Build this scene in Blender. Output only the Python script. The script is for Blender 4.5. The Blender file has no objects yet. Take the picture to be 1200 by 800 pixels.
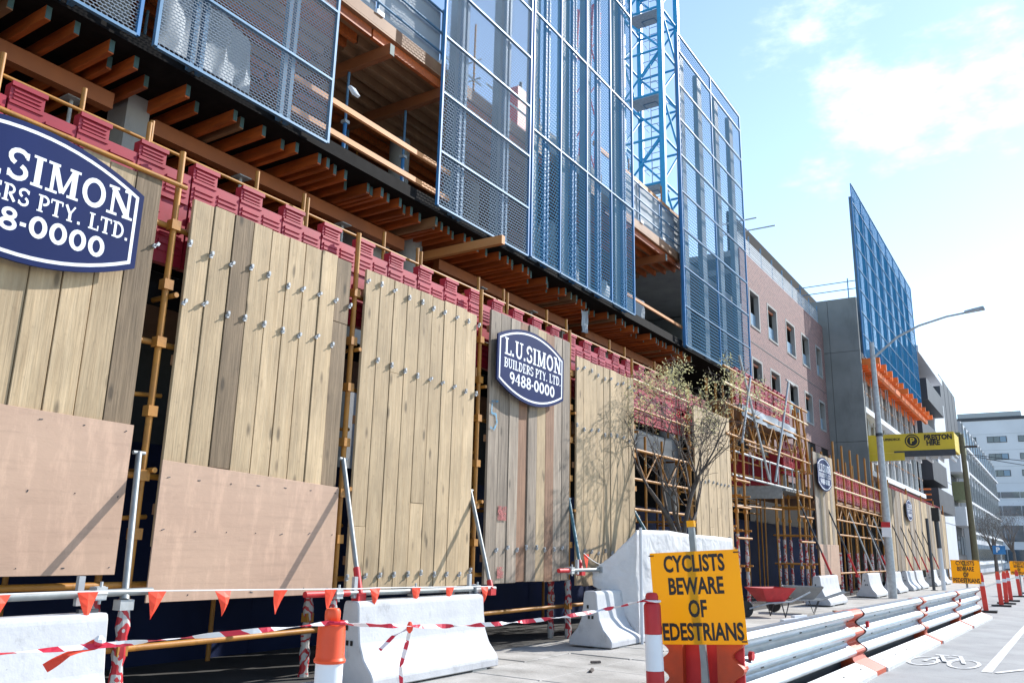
import bpy, bmesh, math, random
from mathutils import Vector, Matrix
random.seed(11)
SC = bpy.context.scene
COL = SC.collection
R = math.radians

# ------------------------------------------------------------------ camera, sky, sun, exposure
cd = bpy.data.cameras.new('Camera'); cam = bpy.data.objects.new('Camera', cd); COL.objects.link(cam)
cd.sensor_width = 36; cd.lens = 968 / 1200 * 36; cd.clip_start = 0.05; cd.clip_end = 5000
ax = (0.84013914, 0.54191667, 0.02219343); ay = (0.11130991, -0.21232427, 0.97083908); az = (0.53082608, -0.81316956, -0.23870262)
M = Matrix(((ax[0], ay[0], az[0], 0), (ax[1], ay[1], az[1], 0), (ax[2], ay[2], az[2], 1.6), (0, 0, 0, 1)))
cam.matrix_world = M
SC.camera = cam
SUN = Vector((0.33, 0.75, 0.575)).normalized()          # towards the sun
elev = math.asin(SUN.z); azim = math.atan2(SUN.x, SUN.y)
w = bpy.data.worlds.new('World'); SC.world = w; w.use_nodes = True
nt = w.node_tree; nt.nodes.clear()
wo = nt.nodes.new('ShaderNodeOutputWorld'); bg = nt.nodes.new('ShaderNodeBackground'); bg.inputs[1].default_value = 0.15
sky = nt.nodes.new('ShaderNodeTexSky'); sky.sky_type = 'NISHITA'; sky.sun_disc = False
sky.sun_elevation = elev; sky.sun_rotation = azim; sky.air_density = 1.0; sky.dust_density = 0.12; sky.ozone_density = 0.35
tc = nt.nodes.new('ShaderNodeTexCoord')
# fair-weather cloud puffs all over the sky: noise in the sky direction, one larger bank
mp = nt.nodes.new('ShaderNodeMapping'); mp.inputs['Scale'].default_value = (3.2, 3.2, 6.5); mp.inputs['Location'].default_value = (0.35, 0.2, 0.1)
nz = nt.nodes.new('ShaderNodeTexNoise'); nz.inputs['Scale'].default_value = 1.6; nz.inputs['Detail'].default_value = 7; nz.inputs['Roughness'].default_value = 0.58
nt.links.new(tc.outputs['Generated'], mp.inputs[0]); nt.links.new(mp.outputs[0], nz.inputs[0])
def cloud_dir(v):
    dp = nt.nodes.new('ShaderNodeVectorMath'); dp.operation = 'DOT_PRODUCT'
    dp.inputs[1].default_value = v
    nt.links.new(tc.outputs['Generated'], dp.inputs[0])
    mr = nt.nodes.new('ShaderNodeMapRange'); mr.inputs[1].default_value = 0.985; mr.inputs[2].default_value = 0.999
    mr.inputs[3].default_value = 0.0; mr.inputs[4].default_value = 0.17
    nt.links.new(dp.outputs['Value'], mr.inputs[0]); return mr
c1 = cloud_dir((-0.09, 0.858, 0.508)); c2 = cloud_dir((0.70, -0.30, 0.62))
ad = nt.nodes.new('ShaderNodeMath'); nt.links.new(c1.outputs[0], ad.inputs[0]); nt.links.new(c2.outputs[0], ad.inputs[1])
ad2 = nt.nodes.new('ShaderNodeMath'); nt.links.new(ad.outputs[0], ad2.inputs[0]); nt.links.new(nz.outputs[0], ad2.inputs[1])
cr = nt.nodes.new('ShaderNodeMapRange'); cr.inputs[1].default_value = 0.62; cr.inputs[2].default_value = 0.90; cr.interpolation_type = 'SMOOTHSTEP'
nt.links.new(ad2.outputs[0], cr.inputs[0])
mx = nt.nodes.new('ShaderNodeMixRGB'); mx.inputs[2].default_value = (7.6, 7.7, 7.8, 1)
cm = nt.nodes.new('ShaderNodeMath'); cm.operation = 'MULTIPLY'; cm.inputs[1].default_value = 0.85
nt.links.new(cr.outputs[0], cm.inputs[0]); nt.links.new(cm.outputs[0], mx.inputs[0])
nt.links.new(sky.outputs[0], mx.inputs[1]); nt.links.new(mx.outputs[0], bg.inputs[0]); nt.links.new(bg.outputs[0], wo.inputs[0])
sd = bpy.data.lights.new('Sun', 'SUN'); sd.energy = 3.9; sd.angle = R(0.5); sd.color = (1, 0.965, 0.91)
so = bpy.data.objects.new('Sun', sd); COL.objects.link(so); so.rotation_euler = SUN.to_track_quat('Z', 'Y').to_euler(); so.location = (20, 40, 60)
vs = SC.view_settings; vs.view_transform = 'Standard'; vs.look = 'None'; vs.gamma = 1; vs.use_curve_mapping = False
vs.exposure = 0.93
SC.cycles.max_bounces = 6; SC.cycles.transparent_max_bounces = 16

# ------------------------------------------------------------------ materials
MATS = {}
def mat(name, col, rough=0.6, metal=0.0, var=0.12, scale=6.0, bump=0.0, bscale=40.0, spec=0.4, rand=0.0, hue2=None, stretch=(1, 1, 1), coord='Position', detail=5):
    if name in MATS: return MATS[name]
    m = bpy.data.materials.new(name); m.use_nodes = True; t = m.node_tree; N = t.nodes; L = t.links
    b = N['Principled BSDF']; b.inputs['Roughness'].default_value = rough; b.inputs['Metallic'].default_value = metal
    b.inputs['Specular IOR Level'].default_value = spec
    if coord == 'Position': src = N.new('ShaderNodeNewGeometry').outputs['Position']
    else: src = N.new('ShaderNodeTexCoord').outputs['Object']
    mp = N.new('ShaderNodeMapping'); mp.inputs['Scale'].default_value = stretch; L.new(src, mp.inputs[0])
    v = mp.outputs[0]
    oi = None
    if rand or coord == 'Object':
        oi = N.new('ShaderNodeObjectInfo')
        av = N.new('ShaderNodeVectorMath'); av.operation = 'ADD'
        mv = N.new('ShaderNodeMath'); mv.operation = 'MULTIPLY'; mv.inputs[1].default_value = 37.0
        L.new(oi.outputs['Random'], mv.inputs[0]); L.new(v, av.inputs[0]); L.new(mv.outputs[0], av.inputs[1]); v = av.outputs[0]
    n = N.new('ShaderNodeTexNoise'); n.inputs['Scale'].default_value = scale; n.inputs['Detail'].default_value = detail; L.new(v, n.inputs[0])
    mr = N.new('ShaderNodeMapRange'); mr.inputs[1].default_value = 0.28; mr.inputs[2].default_value = 0.72
    L.new(n.outputs[0], mr.inputs[0])
    mixc = N.new('ShaderNodeMixRGB')
    c2 = hue2 if hue2 else tuple(c * (1 - var) for c in col); c1 = tuple(min(1, c * (1 + var)) for c in col) if not hue2 else col
    mixc.inputs[1].default_value = (*c1, 1); mixc.inputs[2].default_value = (*c2, 1); L.new(mr.outputs[0], mixc.inputs[0])
    out = mixc.outputs[0]
    if rand:
        hs = N.new('ShaderNodeHueSaturation'); r2 = N.new('ShaderNodeMapRange'); r2.inputs[3].default_value = 1 - rand; r2.inputs[4].default_value = 1 + rand
        L.new(oi.outputs['Random'], r2.inputs[0]); L.new(r2.outputs[0], hs.inputs['Value']); L.new(out, hs.inputs['Color']); out = hs.outputs[0]
    L.new(out, b.inputs['Base Color'])
    if bump:
        n2 = N.new('ShaderNodeTexNoise'); n2.inputs['Scale'].default_value = bscale; n2.inputs['Detail'].default_value = 4; L.new(v, n2.inputs[0])
        bp = N.new('ShaderNodeBump'); bp.inputs['Strength'].default_value = bump; bp.inputs['Distance'].default_value = 0.02
        L.new(n2.outputs[0], bp.inputs['Height']); L.new(bp.outputs[0], b.inputs['Normal'])
    MATS[name] = m; return m
def wood(name, c1, c2, rand=0.1, rough=0.75):
    """sawn timber: long grain streaks along Z, blotches and a few knots"""
    if name in MATS: return MATS[name]
    m = mat(name, c1, rough=rough, scale=1.0, hue2=c2, stretch=(26, 26, 1.3), coord='Object', rand=rand, detail=6, bump=0.25, bscale=2.0)
    N = m.node_tree.nodes; L = m.node_tree.links; b = N['Principled BSDF']
    src = b.inputs['Base Color'].links[0].from_socket
    tcn = N.new('ShaderNodeTexCoord'); oi = N.new('ShaderNodeObjectInfo')
    va = N.new('ShaderNodeVectorMath'); va.operation = 'ADD'; sc = N.new('ShaderNodeMath'); sc.operation = 'MULTIPLY'; sc.inputs[1].default_value = 91
    L.new(oi.outputs['Random'], sc.inputs[0]); L.new(tcn.outputs['Object'], va.inputs[0]); L.new(sc.outputs[0], va.inputs[1])
    mp = N.new('ShaderNodeMapping'); mp.inputs['Scale'].default_value = (3, 3, 0.9); L.new(va.outputs[0], mp.inputs[0])
    n = N.new('ShaderNodeTexNoise'); n.inputs['Scale'].default_value = 1.6; n.inputs['Detail'].default_value = 6; n.inputs['Roughness'].default_value = 0.65
    L.new(mp.outputs[0], n.inputs[0])
    rp = N.new('ShaderNodeMapRange'); rp.inputs[1].default_value = 0.3; rp.inputs[2].default_value = 0.75; rp.inputs[3].default_value = 1.14; rp.inputs[4].default_value = 0.68
    L.new(n.outputs[0], rp.inputs[0])
    mu = N.new('ShaderNodeVectorMath'); mu.operation = 'MULTIPLY'; L.new(src, mu.inputs[0]); L.new(rp.outputs[0], mu.inputs[1])
    mk = N.new('ShaderNodeMapping'); mk.inputs['Scale'].default_value = (5, 5, 1.7); L.new(va.outputs[0], mk.inputs[0])
    vo = N.new('ShaderNodeTexVoronoi'); vo.inputs['Scale'].default_value = 1.0; L.new(mk.outputs[0], vo.inputs[0])
    kr = N.new('ShaderNodeMapRange'); kr.inputs[1].default_value = 0.07; kr.inputs[2].default_value = 0.17; kr.inputs[3].default_value = 0.42; kr.inputs[4].default_value = 1.0; L.new(vo.outputs['Distance'], kr.inputs[0])
    ns = N.new('ShaderNodeTexNoise'); ns.inputs['Scale'].default_value = 9; ns.inputs['Detail'].default_value = 8; ns.inputs['Roughness'].default_value = .75; L.new(tcn.outputs['Object'], ns.inputs[0])
    sr = N.new('ShaderNodeMapRange'); sr.inputs[1].default_value = 0.57; sr.inputs[2].default_value = 0.75; sr.inputs[3].default_value = 1.0; sr.inputs[4].default_value = 0.66; L.new(ns.outputs[0], sr.inputs[0])
    m2 = N.new('ShaderNodeMath'); m2.operation = 'MULTIPLY'; L.new(kr.outputs[0], m2.inputs[0]); L.new(sr.outputs[0], m2.inputs[1])
    m3 = N.new('ShaderNodeVectorMath'); m3.operation = 'MULTIPLY'; L.new(mu.outputs[0], m3.inputs[0]); L.new(m2.outputs[0], m3.inputs[1])
    L.new(m3.outputs[0], b.inputs['Base Color'])
    return m
M_TAN = wood('timber_tan', (0.51, 0.385, 0.24), (0.41, 0.295, 0.172), rand=.13)
M_GREY = wood('timber_grey', (0.36, 0.295, 0.23), (0.19, 0.15, 0.115), rand=0.28)
M_DARK = wood('timber_dark', (0.26, 0.185, 0.115), (0.15, 0.105, 0.062), rand=0.08)
M_RUST = wood('timber_rust', (0.36, 0.21, 0.13), (0.24, 0.13, 0.08))
M_PINK = wood('timber_pink', (0.60, 0.33, 0.24), (0.48, 0.27, 0.18))
M_PLY = mat('plywood', (0.47, 0.315, 0.225), rough=0.55, scale=1.3, hue2=(0.43, 0.28, 0.20), stretch=(1, .7, 1.6), coord='Object', bump=0.05)
_t = M_PLY.node_tree; _b = _t.nodes['Principled BSDF']; _s = _b.inputs['Base Color'].links[0].from_socket
_w = _t.nodes.new('ShaderNodeTexWave'); _w.wave_type = 'BANDS'; _w.bands_direction = 'Z'; _w.inputs['Scale'].default_value = 3.0; _w.inputs['Distortion'].default_value = 22; _w.inputs['Detail'].default_value = 4; _w.inputs['Detail Scale'].default_value = 0.9
_m = _t.nodes.new('ShaderNodeMapping'); _m.inputs['Scale'].default_value = (1, .8, .7); _c = _t.nodes.new('ShaderNodeTexCoord'); _t.links.new(_c.outputs['Object'], _m.inputs[0]); _t.links.new(_m.outputs[0], _w.inputs[0])
_r = _t.nodes.new('ShaderNodeMapRange'); _r.inputs[3].default_value = .985; _r.inputs[4].default_value = 1.01; _t.links.new(_w.outputs[0], _r.inputs[0])
_u = _t.nodes.new('ShaderNodeVectorMath'); _u.operation = 'MULTIPLY'; _t.links.new(_s, _u.inputs[0]); _t.links.new(_r.outputs[0], _u.inputs[1]); _t.links.new(_u.outputs[0], _b.inputs['Base Color'])
M_JOIST = mat('joist_timber', (0.50, 0.115, 0.02), rough=0.55, scale=3, hue2=(0.30, 0.07, 0.018), rand=0.3, stretch=(1, 6, 6))
M_JOISTB = mat('joist_brown', (0.33, 0.18, 0.09), rough=0.6, scale=3, hue2=(0.24, 0.12, 0.06), rand=0.2)
M_BEARER = mat('bearer_timber', (0.34, 0.11, 0.035), rough=0.6, scale=2, hue2=(0.24, 0.08, 0.03), rand=0.15)
M_GUARDT = mat('guard_timber', (0.62, 0.27, 0.09), rough=0.6, scale=2, hue2=(0.52, 0.24, 0.09))
M_ENDCAP = mat('painted_end', (0.05, 0.10, 0.10))
M_FORMPLY = mat('formply_black', (0.012, 0.011, 0.011), spec=0.08, rough=0.8, var=0.3)
M_OCHRE = mat('ochre_tube', (0.46, 0.20, 0.028), rough=0.5, scale=5, hue2=(0.32, 0.14, 0.03), bump=0.05)
M_GALV = mat('galvanised', (0.24, 0.26, 0.265), rough=0.5, metal=0.35, scale=9, var=0.18)
M_GALVM = mat('galvanised_dull', (0.42, 0.44, 0.45), rough=0.6, metal=0.3, scale=9, var=0.2)
M_RED = mat('red_plastic', (0.38, 0.019, 0.038), rough=0.42, scale=2.5, hue2=(0.30, 0.015, 0.03), rand=0.14)
M_REDP = mat('red_paint', (0.50, 0.025, 0.03), rough=0.5, var=0.15)
M_NAVY = mat('navy_paint', (0.012, 0.020, 0.062), spec=0.12, rough=0.7, scale=0.8, var=0.25)
M_SIGNB = mat('sign_navy', (0.009, 0.019, 0.085), spec=.1, rough=0.5, scale=1.5, var=0.12)
M_SIGNW = mat('sign_white', (0.78, 0.80, 0.84), rough=0.5, var=0.03)
M_WCONC = mat('white_barrier', (0.55, 0.56, 0.58), rough=0.7, scale=4, hue2=(0.45, 0.46, 0.48), bump=0.15, bscale=25)
M_CONC = mat('concrete', (0.34, 0.34, 0.33), rough=0.85, scale=1.2, hue2=(0.25, 0.255, 0.255), bump=0.2, bscale=20)
M_CONCD = mat('concrete_dark', (0.235, 0.25, 0.25), rough=0.9, scale=0.9, hue2=(0.175, 0.19, 0.19), bump=0.2, bscale=12)
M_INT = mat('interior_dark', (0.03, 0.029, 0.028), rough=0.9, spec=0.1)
M_BLUE = mat('blue_frame', (0.035, 0.20, 0.46), rough=0.5, scale=3, hue2=(0.03, 0.15, 0.36))
M_BLUEL = mat('light_blue_frame', (0.10, 0.21, 0.34), rough=0.5, metal=0.1, scale=3, var=0.12)
M_STRONG = mat('steel_strongback', (0.13, 0.20, 0.26), rough=0.6, scale=2, var=0.2)
M_CRANE = mat('crane_blue', (0.03, 0.30, 0.56), rough=0.45, var=0.1)
M_SHEET = mat('grey_sheeting', (0.36, 0.40, 0.44), spec=.15, rough=0.7, scale=1.4, hue2=(0.30, 0.34, 0.38), bump=0.4, bscale=3)
M_ORANGE = mat('orange_plastic', (0.80, 0.085, 0.022), rough=0.4, var=0.06)
M_REDOR = mat('red_delineator', (0.75, 0.055, 0.04), rough=.45, var=.1)
M_PALEO = mat('sunlit_ochre_tube', (0.62, 0.47, 0.27), rough=.5, var=.15)  # pale ochre for some rails: sunlight on the tubes put into the colour
M_FLAG = mat('flag_orange', (0.85, 0.07, 0.03), rough=0.55, var=0.1)
M_STRING = mat('white_string', (0.75, 0.75, 0.75))
M_YELLOW = mat('yellow_sign', (0.82, 0.45, 0.005), rough=0.45, scale=2.0, hue2=(0.76, 0.40, 0.005))
M_YPLAT = mat('yellow_platform', (0.72, 0.52, 0.03), rough=0.5, scale=1.2, hue2=(0.60, 0.43, 0.04))
M_BLACK = mat('black_print', (0.018, 0.017, 0.017), rough=0.5)
M_BOLTM = mat('bolt_steel', (0.40, 0.42, 0.44), rough=0.55, metal=0.2, var=0.2)
M_TARP = None
M_DIRTST = mat('barrier_orange_paint', (0.52, 0.065, 0.018), rough=0.55, scale=7, hue2=(0.38, 0.055, 0.02), bump=0.1)
M_DARKST = mat('dark_steel', (0.05, 0.055, 0.065), rough=0.5)
M_GLASS = mat('window_glass', (0.06, 0.085, 0.11), rough=0.08, spec=0.8, var=0.25, scale=0.7)
M_BLUEP = mat('blue_pane', (0.20, 0.30, 0.40), rough=0.3, var=0.1)
M_WWALL = mat('white_wall', (0.66, 0.68, 0.71), rough=0.7, scale=0.2, var=0.06)
M_PALE = mat('pale_cladding', (0.60, 0.62, 0.66), rough=0.5, scale=0.4, var=0.06)
M_DKWALL = mat('charcoal_wall', (0.045, 0.05, 0.062), rough=0.6, scale=0.5, var=0.15)
M_OLIVE = mat('olive_panel', (0.20, 0.21, 0.11), rough=0.6, var=0.1)
M_BARK = mat('bark', (0.12, 0.10, 0.088), rough=0.9, scale=14, hue2=(0.07, 0.06, 0.054), bump=0.5, bscale=30)
M_TWIG = mat('twig_grey', (0.16, 0.135, 0.12), rough=0.9, var=0.2)
def leafy(m, f, c):
    t = m.node_tree; n = t.nodes; tl = n.new('ShaderNodeBsdfTranslucent'); tl.inputs[0].default_value = (*c, 1); x = n.new('ShaderNodeMixShader'); x.inputs[0].default_value = f
    t.links.new(n['Principled BSDF'].outputs[0], x.inputs[1]); t.links.new(tl.outputs[0], x.inputs[2]); t.links.new(x.outputs[0], n['Material Output'].inputs[0]); return m
leafy(M_YELLOW, .40, (.95, .60, .008))
M_BLOSS = leafy(mat('young_leaf', (0.72, 0.67, 0.42), rough=0.6, scale=5, hue2=(0.50, 0.50, 0.24)), .5, (.72, .68, .36))

def stain(m, scale, lo, hi, dark, stretch=(1, 1, 1)):
    """multiply scuffs and dirt blotches into a material's colour"""
    t = m.node_tree; N = t.nodes; L = t.links; b = N['Principled BSDF']; src = b.inputs['Base Color'].links[0].from_socket
    g = N.new('ShaderNodeNewGeometry'); mp = N.new('ShaderNodeMapping'); mp.inputs['Scale'].default_value = stretch; L.new(g.outputs['Position'], mp.inputs[0])
    n = N.new('ShaderNodeTexNoise'); n.inputs['Scale'].default_value = scale; n.inputs['Detail'].default_value = 9; n.inputs['Roughness'].default_value = .72; L.new(mp.outputs[0], n.inputs[0])
    r = N.new('ShaderNodeMapRange'); r.inputs[1].default_value = lo; r.inputs[2].default_value = hi; r.inputs[3].default_value = 1; r.inputs[4].default_value = dark; L.new(n.outputs[0], r.inputs[0])
    u = N.new('ShaderNodeVectorMath'); u.operation = 'MULTIPLY'; L.new(src, u.inputs[0]); L.new(r.outputs[0], u.inputs[1]); L.new(u.outputs[0], b.inputs['Base Color']); return m
stain(M_WCONC, 5, .56, .74, .62, (1, 1, .6)); stain(M_WCONC, 40, .62, .72, .5); stain(M_RED, 7, .55, .75, .7); stain(M_OCHRE, 14, .55, .7, .55); stain(M_PLY, 1.6, .5, .72, 1.28, (1, 4.5, 1.1)); stain(M_PLY, 2.4, .5, .7, .86, (1, .5, 9)); stain(M_PLY, 20, .62, .75, .8, (1, 1, 1)); stain(M_SIGNB, 9, .62, .8, 1.5)
stain(M_CONC, 2.5, .52, .75, .7, (1, 1, .4)); stain(M_CONCD, 1.2, .5, .7, .78, (1, 1, .3)); stain(M_YELLOW, 6, .6, .8, .86)
def striped(name, c1, c2, sx, sy, sz, duty=0.5, amp=1.6, nsc=3.0):
    """two-colour spiral or band print: bands along a slanted object axis"""
    m = bpy.data.materials.new(name); m.use_nodes = True; t = m.node_tree; N = t.nodes; L = t.links; b = N['Principled BSDF']; b.inputs['Roughness'].default_value = 0.45
    g = N.new('ShaderNodeNewGeometry'); d = N.new('ShaderNodeVectorMath'); d.operation = 'DOT_PRODUCT'; d.inputs[1].default_value = (sx, sy, sz)
    n = N.new('ShaderNodeTexNoise'); n.inputs['Scale'].default_value = nsc; L.new(g.outputs['Position'], n.inputs[0])
    L.new(g.outputs['Position'], d.inputs[0])
    a = N.new('ShaderNodeMath'); a.operation = 'MULTIPLY_ADD'; a.inputs[1].default_value = amp; L.new(n.outputs[0], a.inputs[0]); L.new(d.outputs['Value'], a.inputs[2])
    f = N.new('ShaderNodeMath'); f.operation = 'FRACT'; L.new(a.outputs[0], f.inputs[0])
    c = N.new('ShaderNodeMath'); c.operation = 'GREATER_THAN'; c.inputs[1].default_value = duty; L.new(f.outputs[0], c.inputs[0])
    x = N.new('ShaderNodeMixRGB'); x.inputs[1].default_value = (*c1, 1); x.inputs[2].default_value = (*c2, 1); L.new(c.outputs[0], x.inputs[0]); L.new(x.outputs[0], b.inputs['Base Color'])
    MATS[name] = m; return m
M_WRAP = striped('tape_wrap', (0.45, 0.02, 0.03), (0.48, 0.47, 0.46), 2.0, 4.0, 3.0, .42, 5.0, 5.0)
M_TAPE = striped('barrier_tape', (0.62, 0.02, 0.05), (0.80, 0.78, 0.78), 1.6, 3.4, 7.0)

def mesh_mat(name, col, pitch, row, a, b_, axis='Y', metal=0.4):
    """perforated steel sheet: staggered slots cut through"""
    m = bpy.data.materials.new(name); m.use_nodes = True; t = m.node_tree; N = t.nodes; L = t.links
    b = N['Principled BSDF']; b.inputs['Base Color'].default_value = (*col, 1); b.inputs['Roughness'].default_value = 0.6; b.inputs['Metallic'].default_value = metal; b.inputs['Specular IOR Level'].default_value = 0.0
    g = N.new('ShaderNodeNewGeometry'); s = N.new('ShaderNodeSeparateXYZ'); L.new(g.outputs['Position'], s.inputs[0])
    def mth(op, i0, i1=None):
        n = N.new('ShaderNodeMath'); n.operation = op
        for k, i in enumerate((i0, i1)):
            if i is None: continue
            if isinstance(i, (int, float)): n.inputs[k].default_value = i
            else: L.new(i, n.inputs[k])
        return n.outputs[0]
    v = mth('DIVIDE', s.outputs['Z'], row); fl = mth('FLOOR', v); odd = mth('MULTIPLY', mth('MODULO', fl, 2.0), 0.5)
    u = mth('ADD', mth('DIVIDE', s.outputs[axis], pitch), odd)
    du = mth('DIVIDE', mth('ABSOLUTE', mth('SUBTRACT', mth('FRACT', u), 0.5)), a)
    dv = mth('DIVIDE', mth('ABSOLUTE', mth('SUBTRACT', mth('FRACT', v), 0.5)), b_)
    hole = mth('LESS_THAN', mth('ADD', mth('POWER', du, 2.0), mth('POWER', dv, 2.0)), 1.0)
    tr = N.new('ShaderNodeBsdfTransparent'); mxs = N.new('ShaderNodeMixShader')
    L.new(hole, mxs.inputs[0]); L.new(b.outputs[0], mxs.inputs[1]); L.new(tr.outputs[0], mxs.inputs[2]); L.new(mxs.outputs[0], N['Material Output'].inputs[0])
    MATS[name] = m; return m
M_MESH = mesh_mat('perforated_sheet', (0.21, 0.245, 0.29), 0.075, 0.046, 0.49, 0.455, metal=0.0)
M_MESHM = mesh_mat('perforated_mid_sheet', (0.21, 0.26, 0.32), 0.10, 0.066, 0.49, 0.455, metal=0.0)
M_MESHD = mesh_mat('perforated_tall_sheet', (0.09, 0.19, 0.30), 0.15, 0.115, 0.485, 0.46, metal=0.0)
M_MESHB = mesh_mat('perforated_blue_sheet', (0.08, 0.19, 0.31), 0.11, 0.085, 0.485, 0.46, metal=0.0)
M_MESHF = mesh_mat('perforated_far_sheet', (0.02, 0.14, 0.30), 0.08, 0.06, 0.42, 0.40, metal=0.0)

# ------------------------------------------------------------------ builders
W = {}
def gz(y): return -0.005 * max(0.0, min(y, 260.0) - 12.0)
def tag(o, label=None, cat=None, group=None, kind=None):
    if label: o['label'] = label
    if cat: o['category'] = cat
    if group: o['group'] = group
    if kind: o['kind'] = kind
    return o
def thing(name, loc, label, cat, group=None):
    o = bpy.data.objects.new(name, None); COL.objects.link(o); o.location = loc; o.empty_display_size = 0.2; W[o.name] = Vector(loc)
    return tag(o, label, cat, group)
def link(name, me, parent, loc=(0, 0, 0)):
    o = bpy.data.objects.new(name, me); COL.objects.link(o)
    L0 = Vector(loc)
    if parent is not None:
        o.parent = parent; o.location = L0 - W[parent.name]
    else: o.location = L0
    W[o.name] = L0; return o
class MB:
    def __init__(s): s.v = []; s.f = []
    def add(s, vs, fs):
        n = len(s.v); s.v += [tuple(p) for p in vs]; s.f += [tuple(i + n for i in f) for f in fs]; return s
    def box(s, a, b):
        x0, y0, z0 = a; x1, y1, z1 = b
        return s.add([(x0, y0, z0), (x1, y0, z0), (x1, y1, z0), (x0, y1, z0), (x0, y0, z1), (x1, y0, z1), (x1, y1, z1), (x0, y1, z1)],
                     [(0, 3, 2, 1), (4, 5, 6, 7), (0, 1, 5, 4), (1, 2, 6, 5), (2, 3, 7, 6), (3, 0, 4, 7)])
    def tube(s, p, q, r, n=8, r2=None):
        p = Vector(p); q = Vector(q); d = (q - p).normalized(); u = d.orthogonal().normalized(); v = d.cross(u); r2 = r if r2 is None else r2
        A = [p + (u * math.cos(k * 2 * math.pi / n) + v * math.sin(k * 2 * math.pi / n)) * r for k in range(n)]
        B = [q + (u * math.cos(k * 2 * math.pi / n) + v * math.sin(k * 2 * math.pi / n)) * r2 for k in range(n)]
        return s.add(A + B, [(k, (k + 1) % n, n + (k + 1) % n, n + k) for k in range(n)] + [tuple(range(n - 1, -1, -1)), tuple(range(n, 2 * n))])
    def path(s, pts, r, n=6):
        rs = r if isinstance(r, (list, tuple)) else [r] * len(pts)
        pts = [Vector(p) for p in pts]; vs = []; u = None
        for i, p in enumerate(pts):
            d = (pts[min(i + 1, len(pts) - 1)] - pts[max(i - 1, 0)]).normalized()
            u = d.orthogonal().normalized() if u is None else (u - d * u.dot(d)).normalized()
            v = d.cross(u)
            vs += [p + (u * math.cos(k * 2 * math.pi / n) + v * math.sin(k * 2 * math.pi / n)) * rs[i] for k in range(n)]
        fs = []
        for i in range(len(pts) - 1):
            for k in range(n): fs.append((i * n + k, i * n + (k + 1) % n, (i + 1) * n + (k + 1) % n, (i + 1) * n + k))
        fs += [tuple(range(n - 1, -1, -1)), tuple((len(pts) - 1) * n + k for k in range(n))]
        return s.add(vs, fs)
    def prism(s, poly, a0, a1, axis='y'):
        """poly: 2D outline; axis y: (x,z) swept along y; axis x: (y,z) swept along x; axis z: (x,y) swept along z"""
        def P(p, t): return (p[0], t, p[1]) if axis == 'y' else (t, p[0], p[1]) if axis == 'x' else (p[0], p[1], t)
        n = len(poly)
        return s.add([P(p, a0) for p in poly] + [P(p, a1) for p in poly], [(k, (k + 1) % n, n + (k + 1) % n, n + k) for k in range(n)] + [tuple(range(n - 1, -1, -1)), tuple(range(n, 2 * n))])
    def lathe(s, prof, c=(0, 0, 0), n=20):
        vs = []; fs = []
        for r, z in prof: vs += [(c[0] + r * math.cos(k * 2 * math.pi / n), c[1] + r * math.sin(k * 2 * math.pi / n), c[2] + z) for k in range(n)]
        for i in range(len(prof) - 1):
            for k in range(n): fs.append((i * n + k, i * n + (k + 1) % n, (i + 1) * n + (k + 1) % n, (i + 1) * n + k))
        fs += [tuple(range(n - 1, -1, -1)), tuple((len(prof) - 1) * n + k for k in range(n))]
        return s.add(vs, fs)
    def mesh(s, name, m, origin=(0, 0, 0), bevel=0.0, smooth=False):
        me = bpy.data.meshes.new(name); o = Vector(origin)
        me.from_pydata([tuple(Vector(p) - o) for p in s.v], [], s.f)
        bm = bmesh.new(); bm.from_mesh(me); bmesh.ops.recalc_face_normals(bm, faces=bm.faces)
        if bevel: bmesh.ops.bevel(bm, geom=list(bm.edges), offset=bevel, segments=1, affect='EDGES', clamp_overlap=True)
        bm.to_mesh(me); bm.free()
        if smooth:
            for p in me.polygons: p.use_smooth = True
            try: me.set_sharp_from_angle(angle=R(38))
            except Exception: pass
        if m: me.materials.append(m)
        return me
    def build(s, name, m, parent=None, bevel=0.0, smooth=False, origin=None):
        if origin is None:
            if parent is not None: origin = W[parent.name]
            else:
                xs, ys, zs = zip(*s.v); origin = ((min(xs) + max(xs)) / 2, (min(ys) + max(ys)) / 2, min(zs))
        return link(name, s.mesh(name, m, origin, bevel, smooth), parent, origin)
UNIT = {}
def box(name, a, b, m, parent, bevel=False):
    """a box part; alike pieces share one unit mesh"""
    k = ('b', m.name)
    if k not in UNIT: UNIT[k] = MB().box((-.5, -.5, -.5), (.5, .5, .5)).mesh('unit_box', m)
    a = Vector(a); b = Vector(b); o = link(name, UNIT[k], parent, (a + b) / 2); o.scale = [abs(c) for c in (b - a)]; return o
def tube(name, p, q, r, m, parent):
    k = ('t', m.name)
    if k not in UNIT: UNIT[k] = MB().tube((0, 0, 0), (0, 0, 1), 1.0, 10).mesh('unit_tube', m, smooth=True)
    p = Vector(p); q = Vector(q); d = q - p
    o = link(name, UNIT[k], parent, p); o.rotation_euler = d.to_track_quat('Z', 'Y').to_euler(); o.scale = (r, r, d.length); return o
def copy_tree(o, loc, label=None):
    """copy a thing and its parts and sub-parts; the copy stands at loc"""
    c = o.copy(); COL.objects.link(c); c.location = loc; W[c.name] = Vector(loc)
    if label: c['label'] = label
    for ch in o.children:
        k = ch.copy(); COL.objects.link(k); k.parent = c
        for g in ch.children:
            g2 = g.copy(); COL.objects.link(g2); g2.parent = k
    return c
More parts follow.
